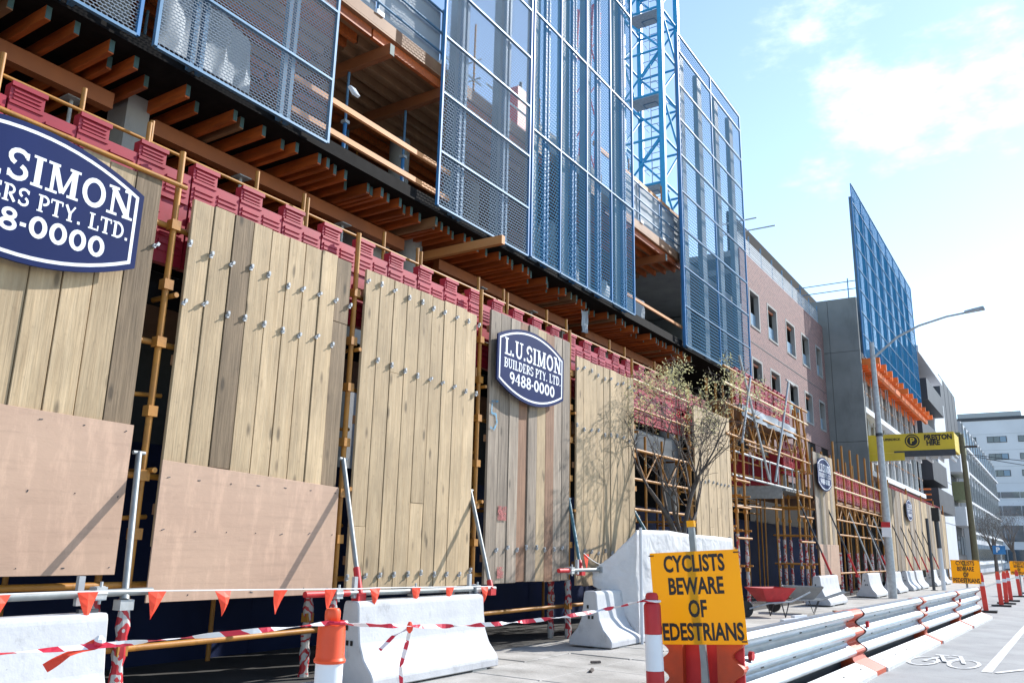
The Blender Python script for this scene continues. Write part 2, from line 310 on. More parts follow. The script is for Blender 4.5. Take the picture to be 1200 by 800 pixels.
def text_mesh(body, size, weight=0.0, align='CENTER'):
    cu = bpy.data.curves.new('text', 'FONT'); cu.body = body; cu.size = size; cu.align_x = align; cu.align_y = 'CENTER'; cu.offset = weight; cu.extrude = 0.0008; cu.resolution_u = 3
    o = bpy.data.objects.new('text', cu); COL.objects.link(o)
    dg = bpy.context.evaluated_depsgraph_get(); me = bpy.data.meshes.new_from_object(o.evaluated_get(dg))
    bpy.data.objects.remove(o); return me
def ordinal(i): return ['first', 'second', 'third', 'fourth', 'fifth', 'sixth', 'seventh', 'eighth', 'ninth', 'tenth', 'eleventh', 'twelfth', 'thirteenth', 'fourteenth', 'fifteenth', 'sixteenth', 'seventeenth', 'eighteenth', 'nineteenth', 'twentieth'][i]

# ------------------------------------------------------------------ ground, road, footpath
YB = [-80, 12, 30, 60, 100, 160, 260]
def strip(name, x0, x1, ys, dz, m, thick=0.0, kind='structure', parent=None):
    b = MB()
    for i, y in enumerate(ys):
        b.v += [(x0, y, gz(y) + dz), (x1, y, gz(y) + dz)]
        if i: k = 2 * i; b.f.append((k - 2, k - 1, k + 1, k))
    if thick:
        n = len(b.v)
        for i, y in enumerate(ys):
            b.v.append((x1, y, gz(y) + dz - thick))
            if i: b.f.append((2 * i - 1, n + i - 1, n + i, 2 * i + 1))
    o = b.build(name, m, parent)
    if parent is None: tag(o, kind=kind)
    return o
M_ASPH = mat('asphalt', (0.36, 0.36, 0.355), rough=0.9, scale=1.1, hue2=(0.28, 0.28, 0.28), bump=0.35, bscale=90)
M_FOOT = mat('footpath_concrete', (0.46, 0.44, 0.41), rough=0.9, scale=1.6, hue2=(0.30, 0.285, 0.26), bump=0.3, bscale=30)
stain(M_ASPH, 1.3, .52, .75, .74); stain(M_ASPH, 60, .5, .72, .72); stain(M_FOOT, 2.2, .5, .75, .62); stain(M_FOOT, 30, .56, .72, .6)
M_GRND = mat('ground_surface', (0.2, 0.2, 0.195), rough=0.95, scale=0.3, var=0.2)
M_PAINT = mat('road_paint', (0.72, 0.72, 0.71), rough=0.7, scale=14, hue2=(0.50, 0.50, 0.50))
stain(M_PAINT, 9, .5, .62, .55)
M_WALK = mat('shaded_walkway_asphalt', (0.055, 0.053, 0.05), rough=.9, scale=2, var=.3)  # asphalt made near-black: shade under the gantry is put into the colour
strip('ground', -1500, 1500, [-1500] + YB + [3000], -0.02, M_GRND)
road = strip('road', -4.0, 11.0, YB, 0.0, M_ASPH)
fp = strip('footpath', -9.6, -4.15, YB, 0.1, M_FOOT)
strip('walkway', -9.36, -7.05, YB, 0.106, M_WALK)  # dark strip over the footpath, painted in for the walkway's shade
kerb = strip('kerb', -4.15, -4.0, YB, 0.104, M_CONC, thick=0.13)
# joints: separate paving bays on the near footpath
for i in range(10):
    for j in range(3):
        x0 = -7.03 + j * 0.95; y0 = 6.2 + i * 1.2
        o = MB().box((x0 + .012, y0 + .012, 0.06), (x0 + .938, y0 + 1.188, 0.114 + random.uniform(-.004, .008))).build('paving_slab', M_FOOT, fp, bevel=0.008)
# painted lane lines and a bicycle symbol, thin sheets on the road
def road_poly(name, pts, z=0.006):
    b = MB(); b.add([(x, y, gz(y) + z) for x, y in pts], [tuple(range(len(pts)))]); return b.build(name, M_PAINT, road)
road_poly('lane_line', [(-1.16, 14.2), (-1.02, 14.2), (-0.86, 26), (-0.98, 26)])
road_poly('lane_line', [(-1.0, 14.25), (-0.95, 14.15), (2.6, 22.0), (2.5, 22.3)], 0.010)
for k in range(6): road_poly('lane_line', [(-0.95, 30 + k * 9), (-0.83, 30 + k * 9), (-0.83, 33 + k * 9), (-0.95, 33 + k * 9)])
road_poly('lane_line', [(2.35, -20), (2.47, -20), (2.47, 12), (2.35, 12)])
bk = MB()
def flat_line(b, pts, wd, z=0.007):
    for i in range(len(pts) - 1):
        p = Vector((*pts[i], 0)); q = Vector((*pts[i + 1], 0)); d = (q - p).normalized(); n = Vector((-d.y, d.x, 0)) * wd / 2; e = d * wd * 0.2
        zz = z + i * 0.0002
        b.add([(c.x, c.y, gz(c.y) + zz) for c in (p - n - e, q - n + e, q + n + e, p + n - e)], [(0, 1, 2, 3)])
def circ(cx, cy, rx, ry, n=18): return [(cx + rx * math.cos(t * 2 * math.pi / n), cy + ry * math.sin(t * 2 * math.pi / n)) for t in range(n + 1)]
BX, BY = -1.72, 15.0
flat_line(bk, circ(BX + .28, BY, .2, .62), .06); flat_line(bk, circ(BX - .28, BY, .2, .62), .06, .008)
flat_line(bk, [(BX - .28, BY), (BX - .12, BY + .8), (BX + .17, BY + .75), (BX + .02, BY), (BX - .28, BY)], .06, .012); flat_line(bk, [(BX + .28, BY), (BX + .13, BY + 1.1), (BX + .02, BY + 1.15)], .06, .016)
flat_line(bk, [(BX - .2, BY + 1.0), (BX - .04, BY + 1.0)], .1, .02); flat_line(bk, [(BX + .02, BY), (BX - .13, BY + .95)], .06, .024)
bk.build('bicycle_symbol', M_PAINT, road)

# ------------------------------------------------------------------ first building: bare concrete frame with formwork
bA = thing('concrete_frame_building', (-14, 12, 0), 'bare concrete building frame with orange formwork timbers behind the blue screens', 'building')
Y0, Y1 = -8.0, 32.3
box('floor_slab', (-30, Y0, 7.98), (-9.72, Y1, 8.18), M_CONC, bA)
box('soffit_sheet', (-18, Y0, 7.94), (-9.62, Y1, 7.975), M_FORMPLY, bA)
box('edge_form', (-9.715, Y0, 7.98), (-9.66, Y1, 8.2), M_FORMPLY, bA)
box('floor_slab', (-30, Y0, 11.16), (-9.9, 26.2, 11.36), M_CONC, bA)
box('floor_slab', (-30, 26.2, 11.16), (-9.9, Y1, 11.36), M_CONC, bA)
box('soffit_sheet', (-18, Y0, 11.115), (-9.86, 26.2, 11.155), M_JOISTB, bA)
box('edge_form', (-9.895, Y0, 11.16), (-9.86, 26.2, 11.4), M_JOISTB, bA)
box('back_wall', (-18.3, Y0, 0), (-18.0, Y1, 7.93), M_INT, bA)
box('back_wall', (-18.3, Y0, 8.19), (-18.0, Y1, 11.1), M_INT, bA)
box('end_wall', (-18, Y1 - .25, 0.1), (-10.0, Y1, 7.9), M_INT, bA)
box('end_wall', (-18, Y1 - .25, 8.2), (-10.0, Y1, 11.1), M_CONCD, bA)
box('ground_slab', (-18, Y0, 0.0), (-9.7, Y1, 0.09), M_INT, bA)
# joists under the first slab: run across the edge, ends stick out unevenly
y = 1.2
while y < 26.5:
    dense = 0.36 if y < 9 else 0.25
    xo = -9.76 - random.choice((0.0, 0.04, 0.08, 0.16, 0.36)) - random.uniform(0, .05)
    mm = M_JOISTB if random.random() < 0.14 else M_JOIST
    j = box('joist', (-13.6, y, 7.745 + random.uniform(-.012, .01)), (xo, y + 0.075, 7.935), mm, bA)
    box('joist_end', (xo + .001, y + .003, 7.76), (xo + .008, y + 0.072, 7.93), M_ENDCAP, bA)
    y += dense * random.choice((0.55, 1.0, 1.0, 1.15, 1.3))
o = MB().box((-11.5, 14.42, 7.93), (-8.9, 14.53, 8.06))
box('needle_beam', (-11.6, 13.02, 7.50), (-8.8, 13.13, 7.68), M_GUARDT, bA)
for (a, b, x) in ((-2, 5.75, -10.6), (6.5, 12.3, -10.75), (13.6, 19.4, -10.85), (20.5, 27, -10.85)):
    box('bearer', (x - .16, a, 7.46), (x, b, 7.70), M_BEARER, bA)
    box('bearer', (x - 2.1, a, 7.46), (x - 1.94, b, 7.70), M_BEARER, bA)
for (y, x, r) in ((6.2, -10.75, .0), (19.9, -11.2, .0)):
    box('column', (x - .5, y - .16, 0.1), (x, y + .2, 7.93), M_CONC, bA)
for y in (12.75, 26.8):
    MB().tube((-11.0, y, 0.1), (-11.0, y, 7.93), .28, 20).build('column', M_CONC, bA, smooth=True)
box('column', (-11.9, 11.4, 0.1), (-11.2, 12.35, 7.93), M_CONC, bA); box('column', (-12.2, 22.4, 0.1), (-11.3, 23.4, 7.93), M_CONC, bA)
for y in (5.3, 8.2, 10.6, 15.2, 17.5):
    tube('prop', (-10.85, y, 0.1), (-10.85, y, 5.6), .04, M_DARKST, bA); tube('prop', (-10.85, y, 5.6), (-10.85, y, 7.44), .027, M_GALVM, bA)
    box('prop_head', (-10.98, y - .12, 7.44), (-10.72, y + .12, 7.458), M_GALVM, bA)
# formwork under the second slab, seen in the two open bays
def upper_bay(ya, yb):
    x = -9.95
    while x > -14.5:
        box('joist', (x - .08, ya, 10.93 + random.uniform(-.008, .008)), (x, yb, 11.112), M_JOIST if random.random() < .8 else M_JOISTB, bA); x -= random.uniform(.26, .42)
for ya, yb in ((-4, 5.3), (5.35, 10.1), (10.15, 16.6), (20.0, 26.0)): upper_bay(ya, yb)
for y in (3.2, 6.8, 10.45, 12.2, 21.4, 24.0):
    box('bearer', (-14.5, y, 10.69), (-9.78, y + .13, 10.925), M_BEARER, bA)
    box('bearer_end', (-9.779, y + .005, 10.695), (-9.772, y + .125, 10.92), M_ENDCAP, bA)
for y in (4.4, 7.2, 10.52, 12.27, 21.46, 24.06):
    for x in (-10.9, -12.6):
        tube('prop', (x, y, 8.18), (x, y, 9.6), .038, M_BLUE, bA); tube('prop', (x, y, 9.6), (x, y, 10.68), .027, M_BLUEL, bA)
        box('prop_collar', (x - .06, y - .06, 9.56), (x + .06, y + .06, 9.62), M_GALVM, bA)
for y in (6.4, 13.6, 16.5, 20.9): MB().tube((-12.2, y, 8.18), (-12.2, y, 10.9), .24, 18).build('column', M_CONC, bA, smooth=True)
for y in (9.4, 13.2, 22.8):
    for x in (-13.2, -14.4): tube('shoring_standard', (x, y, 8.18), (x, y, 10.9), .024, M_OCHRE, bA)
    for z in (8.7, 9.5, 10.2): tube('shoring_ledger', (-14.4, y, z), (-13.2, y, z), .02, M_OCHRE, bA)
# two loose guard timbers across the open bay, one wall light
for z in (8.30, 8.87): box('guard_rail', (-9.68, 8.1, z), (-9.62, 12.3, z + .10), M_GUARDT, bA)
g = box('flood_lamp', (-10.3, 9.95, 9.75), (-10.24, 10.2, 9.93), M_SIGNW, bA); g.rotation_euler = (0.3, -0.5, 0.2)
for y in (20.85, 22.9): box('guard_rail', (-9.68, 20.0, 8.6), (-9.63, 25.5, 8.68), M_GUARDT, bA) if y > 22 else None
# sheeting hung inside, low behind the mesh
def cloth(name, p0, p1, z0, z1, m, parent, amp=.08, nx=24, nz=10, seed=0):
    rnd = random.Random(seed); b = MB(); ph = [rnd.uniform(0, 6.3) for _ in range(6)]
    d = Vector((p1[0] - p0[0], p1[1] - p0[1], 0)); n = Vector((-d.y, d.x, 0)).normalized()
    for i in range(nx + 1):
        for k in range(nz + 1):
            s = i / nx; t = k / nz
            q = amp * (math.sin(s * 23 + ph[0] + t * 2) * .5 + math.sin(s * 51 + ph[1] - t * 5) * .3 + math.sin(t * 9 + ph[2] + s * 7) * .3)
            p = Vector((p0[0], p0[1], 0)) + d * s + n * q; b.v.append((p.x, p.y, z0 + (z1 - z0) * t * (1 - .05 * math.sin(s * 5 + ph[3]))))
    for i in range(nx):
        for k in range(nz): a = i * (nz + 1) + k; b.f.append((a, a + nz + 1, a + nz + 2, a + 1))
    return b.build(name, m, parent, smooth=True)
cloth('dust_sheet', (-10.6, 6.3), (-10.9, 8.2), 8.19, 10.0, M_SHEET, bA, .06, seed=1)
cloth('dust_sheet', (-11.6, 8.9), (-11.4, 11.9), 8.19, 9.2, M_SHEET, bA, .2, seed=2)
cloth('dust_sheet', (-10.6, 17.4), (-10.8, 20.6), 8.19, 10.1, M_SHEET, bA, .12, seed=3)
cloth('dust_sheet', (-10.7, 21.2), (-10.7, 24.4), 8.19, 9.4, M_SHEET, bA, .12, seed=4)
# edge protection on the second slab: sheeted panels, posts and rails
def edge_guard(ya, yb, x, z, sheeted=True, h=1.35):
    g = thing('edge_guard', (x, (ya + yb) / 2, z), '', 'guardrail')
    n = max(1, round((yb - ya) / 1.6))
    for i in range(n + 1):
        yy = ya + (yb - ya) * i / n
        tube('post', (x + .03, yy, z - .1), (x + .03, yy, z + h), .026, M_BLUEL, g); box('post_foot', (x - .03, yy - .1, z - .02), (x + .12, yy + .1, z + .07), M_SIGNW, g)
    for zz in (.28, .75, h - .1): tube('rail', (x + .06, ya, z + zz), (x + .06, yb, z + zz), .024, M_BLUEL, g)
    if sheeted:
        for i in range(n):
            a = ya + (yb - ya) * i / n; b = ya + (yb - ya) * (i + 1) / n
            cloth('sheet_panel', (x - .02, a + .02), (x - .02, b - .02), z + .02, z + h - .03, M_SHEET, g, .010, 10, 6, seed=i)
    return g
g = edge_guard(8.2, 12.2, -9.95, 11.42); g['label'] = 'grey sheeted edge guard on the upper slab above the timber bay'
g = edge_guard(20.6, 25.8, -9.95, 11.42); g['label'] = 'grey sheeted edge guard below the blue crane mast'
b = MB(); g = thing('timber_edge_rail', (-10.1, 23.5, 12.7), 'orange timber handrail along slab edge under the crane', 'handrail'); box('rail', (-10.1, 19.5, 12.85), (-10.04, 26, 13.0), M_GUARDT, g); tube('post', (-10.12, 22, 11.4), (-10.12, 22, 13.5), .025, M_OCHRE, g); tube('post', (-10.12, 24.6, 11.4), (-10.12, 24.6, 13.6), .025, M_OCHRE, g)
# lift core walls standing above the slab behind the screens
g = thing('lift_core_wall', (-12.4, 23.0, 11.37), 'pale concrete lift core wall below the blue crane mast', 'wall')
for i in range(3): box('precast_panel', (-12.6, 19.6 + i * 2.55, 11.37), (-12.4, 19.6 + i * 2.55 + 2.53, 14.6 - (.5 if i == 2 else 0)), M_CONC, g)
g = thing('stair_core_wall', (-13, 29, 11.37), 'grey concrete stair core wall behind the tall screen at right', 'wall')
for i in range(2): box('precast_panel', (-13.2, 27.0 + i * 2.5, 11.37), (-13.0, 29.47 + i * 2.5, 14.0 + .6 * i), M_CONC, g)

# ------------------------------------------------------------------ perimeter screens
def screen(y0, y1, z0, rails, cols, posts, mm, label, x=-9.45, frame=M_BLUEL, strong=(), mcol=M_BLUE, sag=0.0):
    s = thing('perimeter_screen', (x, (y0 + y1) / 2, z0), label, 'screen', 'perforated perimeter screens on the slab edges')
    zs = rails; top = zs[-1]; ys = [y0] + list(cols) + [y1]
    for i in range(len(ys) - 1):
        for k in range(len(zs) - 1):
            box('mesh_panel', (x - .004, ys[i] + .02, zs[k] + .02), (x + .004, ys[i + 1] - .02, zs[k + 1] - .02), mm, s)
    for yy in ys: box('mullion', (x - .035, yy - .023, z0), (x + .028, yy + .023, top), mcol, s)
    for zz in zs:
        for i in range(len(ys) - 1): box('rail', (x - .03, ys[i] + .024, zz - .02), (x + .03, ys[i + 1] - .024, zz + .02), frame, s)
    for yy in posts:
        for d in (-.075, .075): box('upright', (x - .15, yy + d - .035, z0 - .0), (x - .06, yy + d + .035, top - .05), M_BLUE if mm in (M_MESHB, M_MESHD) else M_BLUEL, s)
    for yy, wd in strong: box('strongback', (x - .34, yy - wd / 2, z0 + .05), (x - .16, yy + wd / 2, top + .02 - .4), M_STRONG, s)
    return s
def zr(a, p, n): return [a + p * i for i in range(n)]
screen(2.2, 5.30, 7.97, zr(7.97, 1.15, 2) + [10.42, 11.7, 12.97], [], (3.0, 4.4), M_MESH, 'perforated screen at the top left corner above the formwork joists', strong=())
screen(5.56, 8.75, 7.97, [7.97, 9.12, 10.42, 11.7, 12.97], [], (6.25, 7.88), M_MESH, 'perforated grey screen left of the open timber bay', mcol=M_BLUEL)
screen(11.70, 15.03, 7.97, [7.97, 9.12, 10.42, 11.7, 13.0, 14.3, 15.6, 16.9, 18.2], [], (12.5, 14.15), M_MESHM, 'tall perforated screen right of the open timber bay', strong=((12.45, .3), (14.1, .3)))
screen(15.16, 20.80, 8.0, [8.0, 11.2, 14.4, 17.6, 19.4], [16.5, 17.9, 19.35], (15.95, 17.35, 18.75, 20.35), M_MESHB, 'blue perforated screen left of the blue crane mast', strong=((15.55, .32), (17.05, .34), (18.3, .34), (20.1, .34)))
screen(24.72, 31.65, 7.97, zr(7.97, 1.345, 9) + [19.4], [28.1], (25.0,), M_MESHD, 'tall blue perforated screen right of the crane mast', strong=((25.5, .42), (27.3, .42), (29.2, .42), (31.0, .42)))
# scaffold stair and rails seen through the tall screens
g = thing('roof_scaffold', (-11.5, 13.5, 11.37), 'small tube scaffold on the upper slab seen through the mesh', 'scaffold')
for (x, y) in ((-10.6, 12.3), (-10.6, 14.3), (-11.8, 12.3), (-11.8, 14.3), (-11.0, 16.4), (-11.0, 18)): tube('standard', (x, y, 11.37), (x, y, 13.9), .026, M_OCHRE, g)
for z in (11.9, 12.4, 12.9):
    tube('ledger', (-10.6, 11.9, z), (-10.6, 14.6, z), .024, M_GALVM, g); tube('ledger', (-11.0, 15.4, z + .1), (-11.0, 18.4, z + .1), .024, M_SIGNW, g)
    tube('transom', (-12.0, 12.3, z), (-10.4, 12.3, z), .02, M_GALVM, g); tube('transom', (-12, 14.3, z), (-10.4, 14.3, z), .02, M_GALVM, g)

# ------------------------------------------------------------------ cranes
cr_ = thing('crane_mast', (-15.1, 35.5, 0), 'bright blue lattice tower crane mast rising behind the screens', 'crane')
cx0, cx1, cy0, cy1 = -16.1, -14.0, 34.4, 36.6
for (x, y) in ((cx0, cy0), (cx1, cy0), (cx1, cy1), (cx0, cy1)): box('chord', (x - .12, y - .12, 0), (x + .12, y + .12, 42), M_CRANE, cr_)
k = 0; z = 9.0
while z < 40:
    h = 2.4
    for (a, b) in (((cx0, cy0), (cx1, cy0)), ((cx1, cy0), (cx1, cy1)), ((cx1, cy1), (cx0, cy1)), ((cx0, cy1), (cx0, cy0))):
        tube('brace', (*a, z), (*b, z), .06, M_CRANE, cr_)
        p, q = ((*a, z), (*b, z + h)) if k % 2 == 0 else ((*b, z), (*a, z + h))
        tube('brace', p, q, .055, M_CRANE, cr_)
    if k % 2 == 0: box('platform', (cx0 + .2, cy0 + .2, z + .02), (cx1 - .2, cy1 - .9, z + .06), M_GALVM, cr_)
    for d in (-.22, .22): tube('ladder_stile', (-15.0 + d, 35.9, z), (-15.0 + d, 35.9, z + h), .022, M_BLUEL, cr_)
    for r_ in range(6): tube('ladder_rung', (-15.22, 35.9, z + r_ * .4), (-14.78, 35.9, z + r_ * .4), .016, M_BLUEL, cr_)
    for r_ in range(2):
        for s_ in (-1, 1): tube('cage_bar', (-15.0 + s_ * .35, 35.9, z + r_ * 1.2), (-15.0 + s_ * .35, 35.2, z + r_ * 1.2), .015, M_BLUEL, cr_)
        tube('cage_bar', (-15.35, 35.2, z + r_ * 1.2), (-14.65, 35.2, z + r_ * 1.2), .015, M_BLUEL, cr_)
    z += h; k += 1
rc = thing('red_crane_mast', (-20, 36.5, 0), 'thin red and white lattice crane seen through the blue mesh', 'crane')
for s_ in (-.55, .55):
    for t_ in (-.55, .55): tube('chord', (-20 + s_, 36.5 + t_, 11), (-20 + s_ * .8 + .9, 36.5 + t_ * .8, 31), .07, M_REDP, rc)
for i in range(14):
    z = 11.5 + i * 1.4; c = .045 * (z - 11); s_ = (-1) ** i
    tube('brace', (-20 + c - .5 * s_, 35.97, z), (-20 + c + .06 + .5 * s_, 35.97, z + 1.3), .04, M_REDP if i % 3 else M_SIGNW, rc); tube('brace', (-19.47 + c, 36.5 - .5 * s_, z), (-19.41 + c, 36.5 + .5 * s_, z + 1.3), .04, M_REDP, rc)
for z in (18.8, 19.4): box('cabin_rail', (-21, 35.6, z), (-19.0, 35.7, z + .12), M_REDP, rc)
hb = thing('material_hoist', (-12.5, 18.5, 11.37), 'dark red hoist cage on the upper slab behind the blue mesh', 'hoist')
box('cage', (-12.6, 18.25, 12.4), (-11.9, 18.75, 14.7), M_REDP, hb); tube('guide', (-12.2, 18.85, 11.37), (-12.2, 18.85, 15.2), .05, M_DARKST, hb); tube('stay', (-12.1, 17.6, 11.4), (-12.1, 18.2, 13.2), .06, M_REDP, hb)

# ------------------------------------------------------------------ brick building with window openings
M_BRICK = bpy.data.materials.new('pink_brick'); M_BRICK.use_nodes = True
t = M_BRICK.node_tree; N = t.nodes; L = t.links
g_ = N.new('ShaderNodeNewGeometry'); sx = N.new('ShaderNodeSeparateXYZ'); cx = N.new('ShaderNodeCombineXYZ'); L.new(g_.outputs['Position'], sx.inputs[0]); L.new(sx.outputs['Y'], cx.inputs[0]); L.new(sx.outputs['Z'], cx.inputs[1])
br = N.new('ShaderNodeTexBrick'); br.inputs['Color1'].default_value = (0.235, 0.12, 0.112, 1); br.inputs['Color2'].default_value = (0.155, 0.08, 0.082, 1); br.inputs['Mortar'].default_value = (0.33, 0.26, 0.235, 1)
br.inputs['Scale'].default_value = 1.0; br.inputs['Brick Width'].default_value = 0.25; br.inputs['Row Height'].default_value = 0.09; br.inputs['Mortar Size'].default_value = 0.010; L.new(cx.outputs[0], br.inputs[0])
L.new(br.outputs[0], N['Principled BSDF'].inputs['Base Color']); N['Principled BSDF'].inputs['Roughness'].default_value = 0.85
bp = N.new('ShaderNodeBump'); bp.inputs['Strength'].default_value = 0.4; bp.inputs['Distance'].default_value = 0.01; L.new(br.outputs['Fac'], bp.inputs['Height']); bp.invert = True; L.new(bp.outputs[0], N['Principled BSDF'].inputs['Normal'])
bB = thing('brick_building', (-12, 39.7, 0), 'pink brick building with deep square window openings', 'building')
wy = [(33.35, 34.85), (36.0, 37.6), (39.05, 40.75), (41.95, 43.55), (44.95, 46.3)]; rows = [(4.7, 6.4), (7.8, 9.42), (10.72, 12.42)]
wl = MB(); XF = -9.9; XBk = -10.12
rows = rows[1:]; zedges = [6.9] + [v for r_ in rows for v in r_] + [13.85]
for i in range(len(zedges) - 1):
    a, b = zedges[i], zedges[i + 1]
    if i % 2 == 0: wl.box((XBk, 32.35, a), (XF, 46.98, b))
    else:
        e = [32.35] + [v for p in wy for v in p] + [46.98]
        for k in range(0, len(e), 2): wl.box((XBk, e[k], a), (XF, e[k + 1], b))
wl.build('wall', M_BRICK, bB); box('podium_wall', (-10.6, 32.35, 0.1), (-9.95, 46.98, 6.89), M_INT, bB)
for a in range(6): box('podium_pier', (-9.94, 32.4 + a * 2.8, 4.6), (-9.9, 33.6 + a * 2.8, 6.88), M_BRICK, bB)
for (za, zb) in rows:
    for (a, b) in wy:
        wn = MB().box((XBk + .02, a, za), (XF + .012, a + .13, zb)).box((XBk + .02, b - .13, za), (XF + .012, b, zb)).box((XBk + .02, a + .13, zb - .1), (XF + .012, b - .13, zb)).box((XBk + .02, a + .13, za), (XF + .03, b - .13, za + .08)).build('window', M_CONC, bB)
        box('window_board', (XBk + .04, a + .14, za + .09), (XBk + .07, b - .14, za + .75), M_BLUEP, wn)
        if random.random() < .6: box('window_prop', (XBk + .03, a + .3, zb - .28), (XBk + .1, b - .2, zb - .18), M_JOIST, wn)
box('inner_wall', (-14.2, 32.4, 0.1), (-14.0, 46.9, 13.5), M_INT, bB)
for z in (6.75, 9.75, 12.8): box('floor_slab', (-14, 32.4, z), (XBk - .01, 46.9, z + .25), M_CONCD, bB)
box('roof_slab', (-22, 32.4, 13.55), (XBk - .02, 46.9, 13.8), M_CONC, bB)
box('brick_course', (XF + .001, 32.4, 10.02), (XF + .012, 46.9, 10.05), M_DARKST, bB)
g = thing('roof_guard', (-10.1, 40, 13.85), 'mesh roof guardrail along the pink brick parapet', 'guardrail')
M_MESHW = mesh_mat('white_wire_mesh', (0.62, 0.66, 0.70), 0.11, 0.11, 0.42, 0.42, metal=0.1)
for i in range(9):
    y = 32.6 + i * 1.78; tube('post', (-10.1, y, 13.8), (-10.1, y, 15.05), .028, M_BLUEL, g)
    if i < 8: box('mesh_panel', (-10.08, y + .03, 13.9), (-10.07, y + 1.75, 14.75), M_MESHW, g)
for z in (14.3, 14.78): tube('rail', (-10.13, 32.5, z), (-10.13, 47, z), .026, M_GALVM, g)
for k, (z, x1) in enumerate(((14.85, -8.6), (15.35, -9.35))): tube('outrigger_tube', (-11, 33.2, z), (x1, 33.2, z + .02), .03, M_GALVM, g)

# concrete wall at right angles, end of the next building
bC = thing('precast_wall_building', (-10, 58, 0), 'grey precast wall building with orange formwork under a big blue screen', 'building')
for i, (za, zb) in enumerate(((0.1, 3.3), (3.32, 7.35), (7.37, 12.3), (12.32, 15.35))):
    box('precast_panel', (-9.55, 47.0, za), (-8.02, 47.25, zb), M_CONCD, bC); box('precast_panel', (-12.5, 47.0, za), (-9.57, 47.25, zb), M_CONCD, bC)
for z in (15.85, 16.3): tube('roof_rail', (-12.2, 47.1, z), (-8.0, 47.1, z + .02), .025, M_BLUEL, bC)
for x in (-11.0, -8.4): tube('roof_post', (x, 47.1, 15.3), (x, 47.1, 16.5), .03, M_BLUEL, bC)
for z, ye in ((5.6, 69), (8.95, 70), (11.95, 70.3)): box('floor_slab', (-20, 47.3, z), (-8.0, ye, z + .3), M_WWALL if z < 11 else M_CONC, bC)
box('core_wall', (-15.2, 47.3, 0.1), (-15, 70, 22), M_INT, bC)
for i in range(9):
    y = 48.2 + i * 2.6
    for za, zb in ((0.1, 5.6), (5.9, 8.95), (9.25, 11.95)):
        box('column', (-9.0, y, za), (-8.5, y + .45, zb), M_CONC, bC)
        if za > 1:
            box('wall_panel', (-8.95, y + .5, za), (-8.85, y + 2.5, zb - .5), M_WWALL, bC)
            for d in (.9, 1.7): tube('prop', (-8.4, y + d, za), (-8.4, y + d, zb), .04, M_GALVM, bC)
            box('waler', (-8.5, y + .45, za + 1.2), (-8.42, y + 2.6, za + 1.3), M_JOISTB, bC)
M_ORFORM = mat('orange_form_timber', (0.72, 0.17, 0.03), rough=0.6, var=0.15, rand=.2)
for i in range(34):
    y = 47.5 + i * .68; xo = -7.35 if i % 3 else -7.15
    if 12 < i < 15: continue
    box('joist', (-10, y, 11.6), (xo, y + .16, 11.93), M_ORFORM, bC)
for x in (-7.75, -8.6): box('bearer', (x, 47.4, 11.3), (x + .18, 57.5, 11.59), M_ORFORM, bC); box('bearer', (x, 57.9, 11.3), (x + .18, 70.3, 11.59), M_ORFORM, bC)
box('rust_column', (-8.5, 47.35, 12.26), (-8.1, 47.7, 15.2), M_RUST, bC)
s = screen(47.5, 70.6, 12.05, zr(12.05, 1.3, 8) + [22.3], [50.3, 53.2, 56.1, 59, 61.9, 64.8, 67.7], (), M_MESHF, 'large blue screen with pointed top above orange formwork', x=-7.9, strong=((48.9, .8), (51.8, .8), (54.7, .8), (57.6, .8), (60.5, .8), (63.4, .8), (66.3, .8), (69.2, .8)))

# yellow loading platform cantilevered out over the footpath
pf = thing('loading_platform', (-6.2, 49, 6.5), 'yellow cantilevered loading platform with hire lettering', 'platform')
box('side_panel', (-8.4, 48.0, 6.8), (-4.0, 48.06, 7.78), M_YPLAT, pf); box('side_panel', (-8.4, 50.3, 6.8), (-4.0, 50.36, 7.78), M_YPLAT, pf)
box('gate_panel', (-4.06, 48.07, 6.8), (-4.0, 50.29, 7.75), M_YPLAT, pf); box('kick_strip', (-6.9, 47.985, 6.56), (-4.0, 47.998, 6.88), M_DARKST, pf)
box('deck', (-8.4, 48.07, 6.62), (-4.07, 50.29, 6.7), M_GALVM, pf)
box('lower_beam', (-8.4, 47.9, 6.38), (-6.4, 47.98, 6.78), M_YPLAT, pf)
for i in range(8): box('cross_member', (-8.2 + i * .56, 48.07, 6.42), (-8.12 + i * .56, 50.29, 6.61), M_WWALL, pf)
def put_text(body, size, wt, m, parent, loc, rot, name='lettering', sx=1.0):
    me = text_mesh(body, size, wt); me.materials.clear(); me.materials.append(m)
    o = link(name, me, parent, loc); o.rotation_euler = rot; o.scale = (sx, 1, 1); return o
FY = (R(90), 0, 0)                       # faces -Y
put_text('PRESTON', .36, .018, M_BLACK, pf, (-4.75, 47.985, 7.52), FY, sx=.85); put_text('HIRE', .36, .018, M_BLACK, pf, (-5.0, 47.985, 7.24), FY, sx=.85)
put_text('SUPERDECK', .17, .006, M_BLACK, pf, (-7.0, 47.985, 7.5), FY)
lg = MB()
for (r0, r1) in ((.30, .36), (.0, .25)):
    n = 24
    lg.add([(-5.98 + r * math.cos(k * 2 * math.pi / n), 47.985 - r1 * .002, 7.38 + r * math.sin(k * 2 * math.pi / n)) for r in (r0, r1) for k in range(n)], [(k, (k + 1) % n, n + (k + 1) % n, n + k) for k in range(n)])
lg.build('logo_ring', M_BLACK, pf); put_text('P', .42, .012, M_YPLAT, pf, (-5.98, 47.975, 7.38), FY, 'logo_letter')

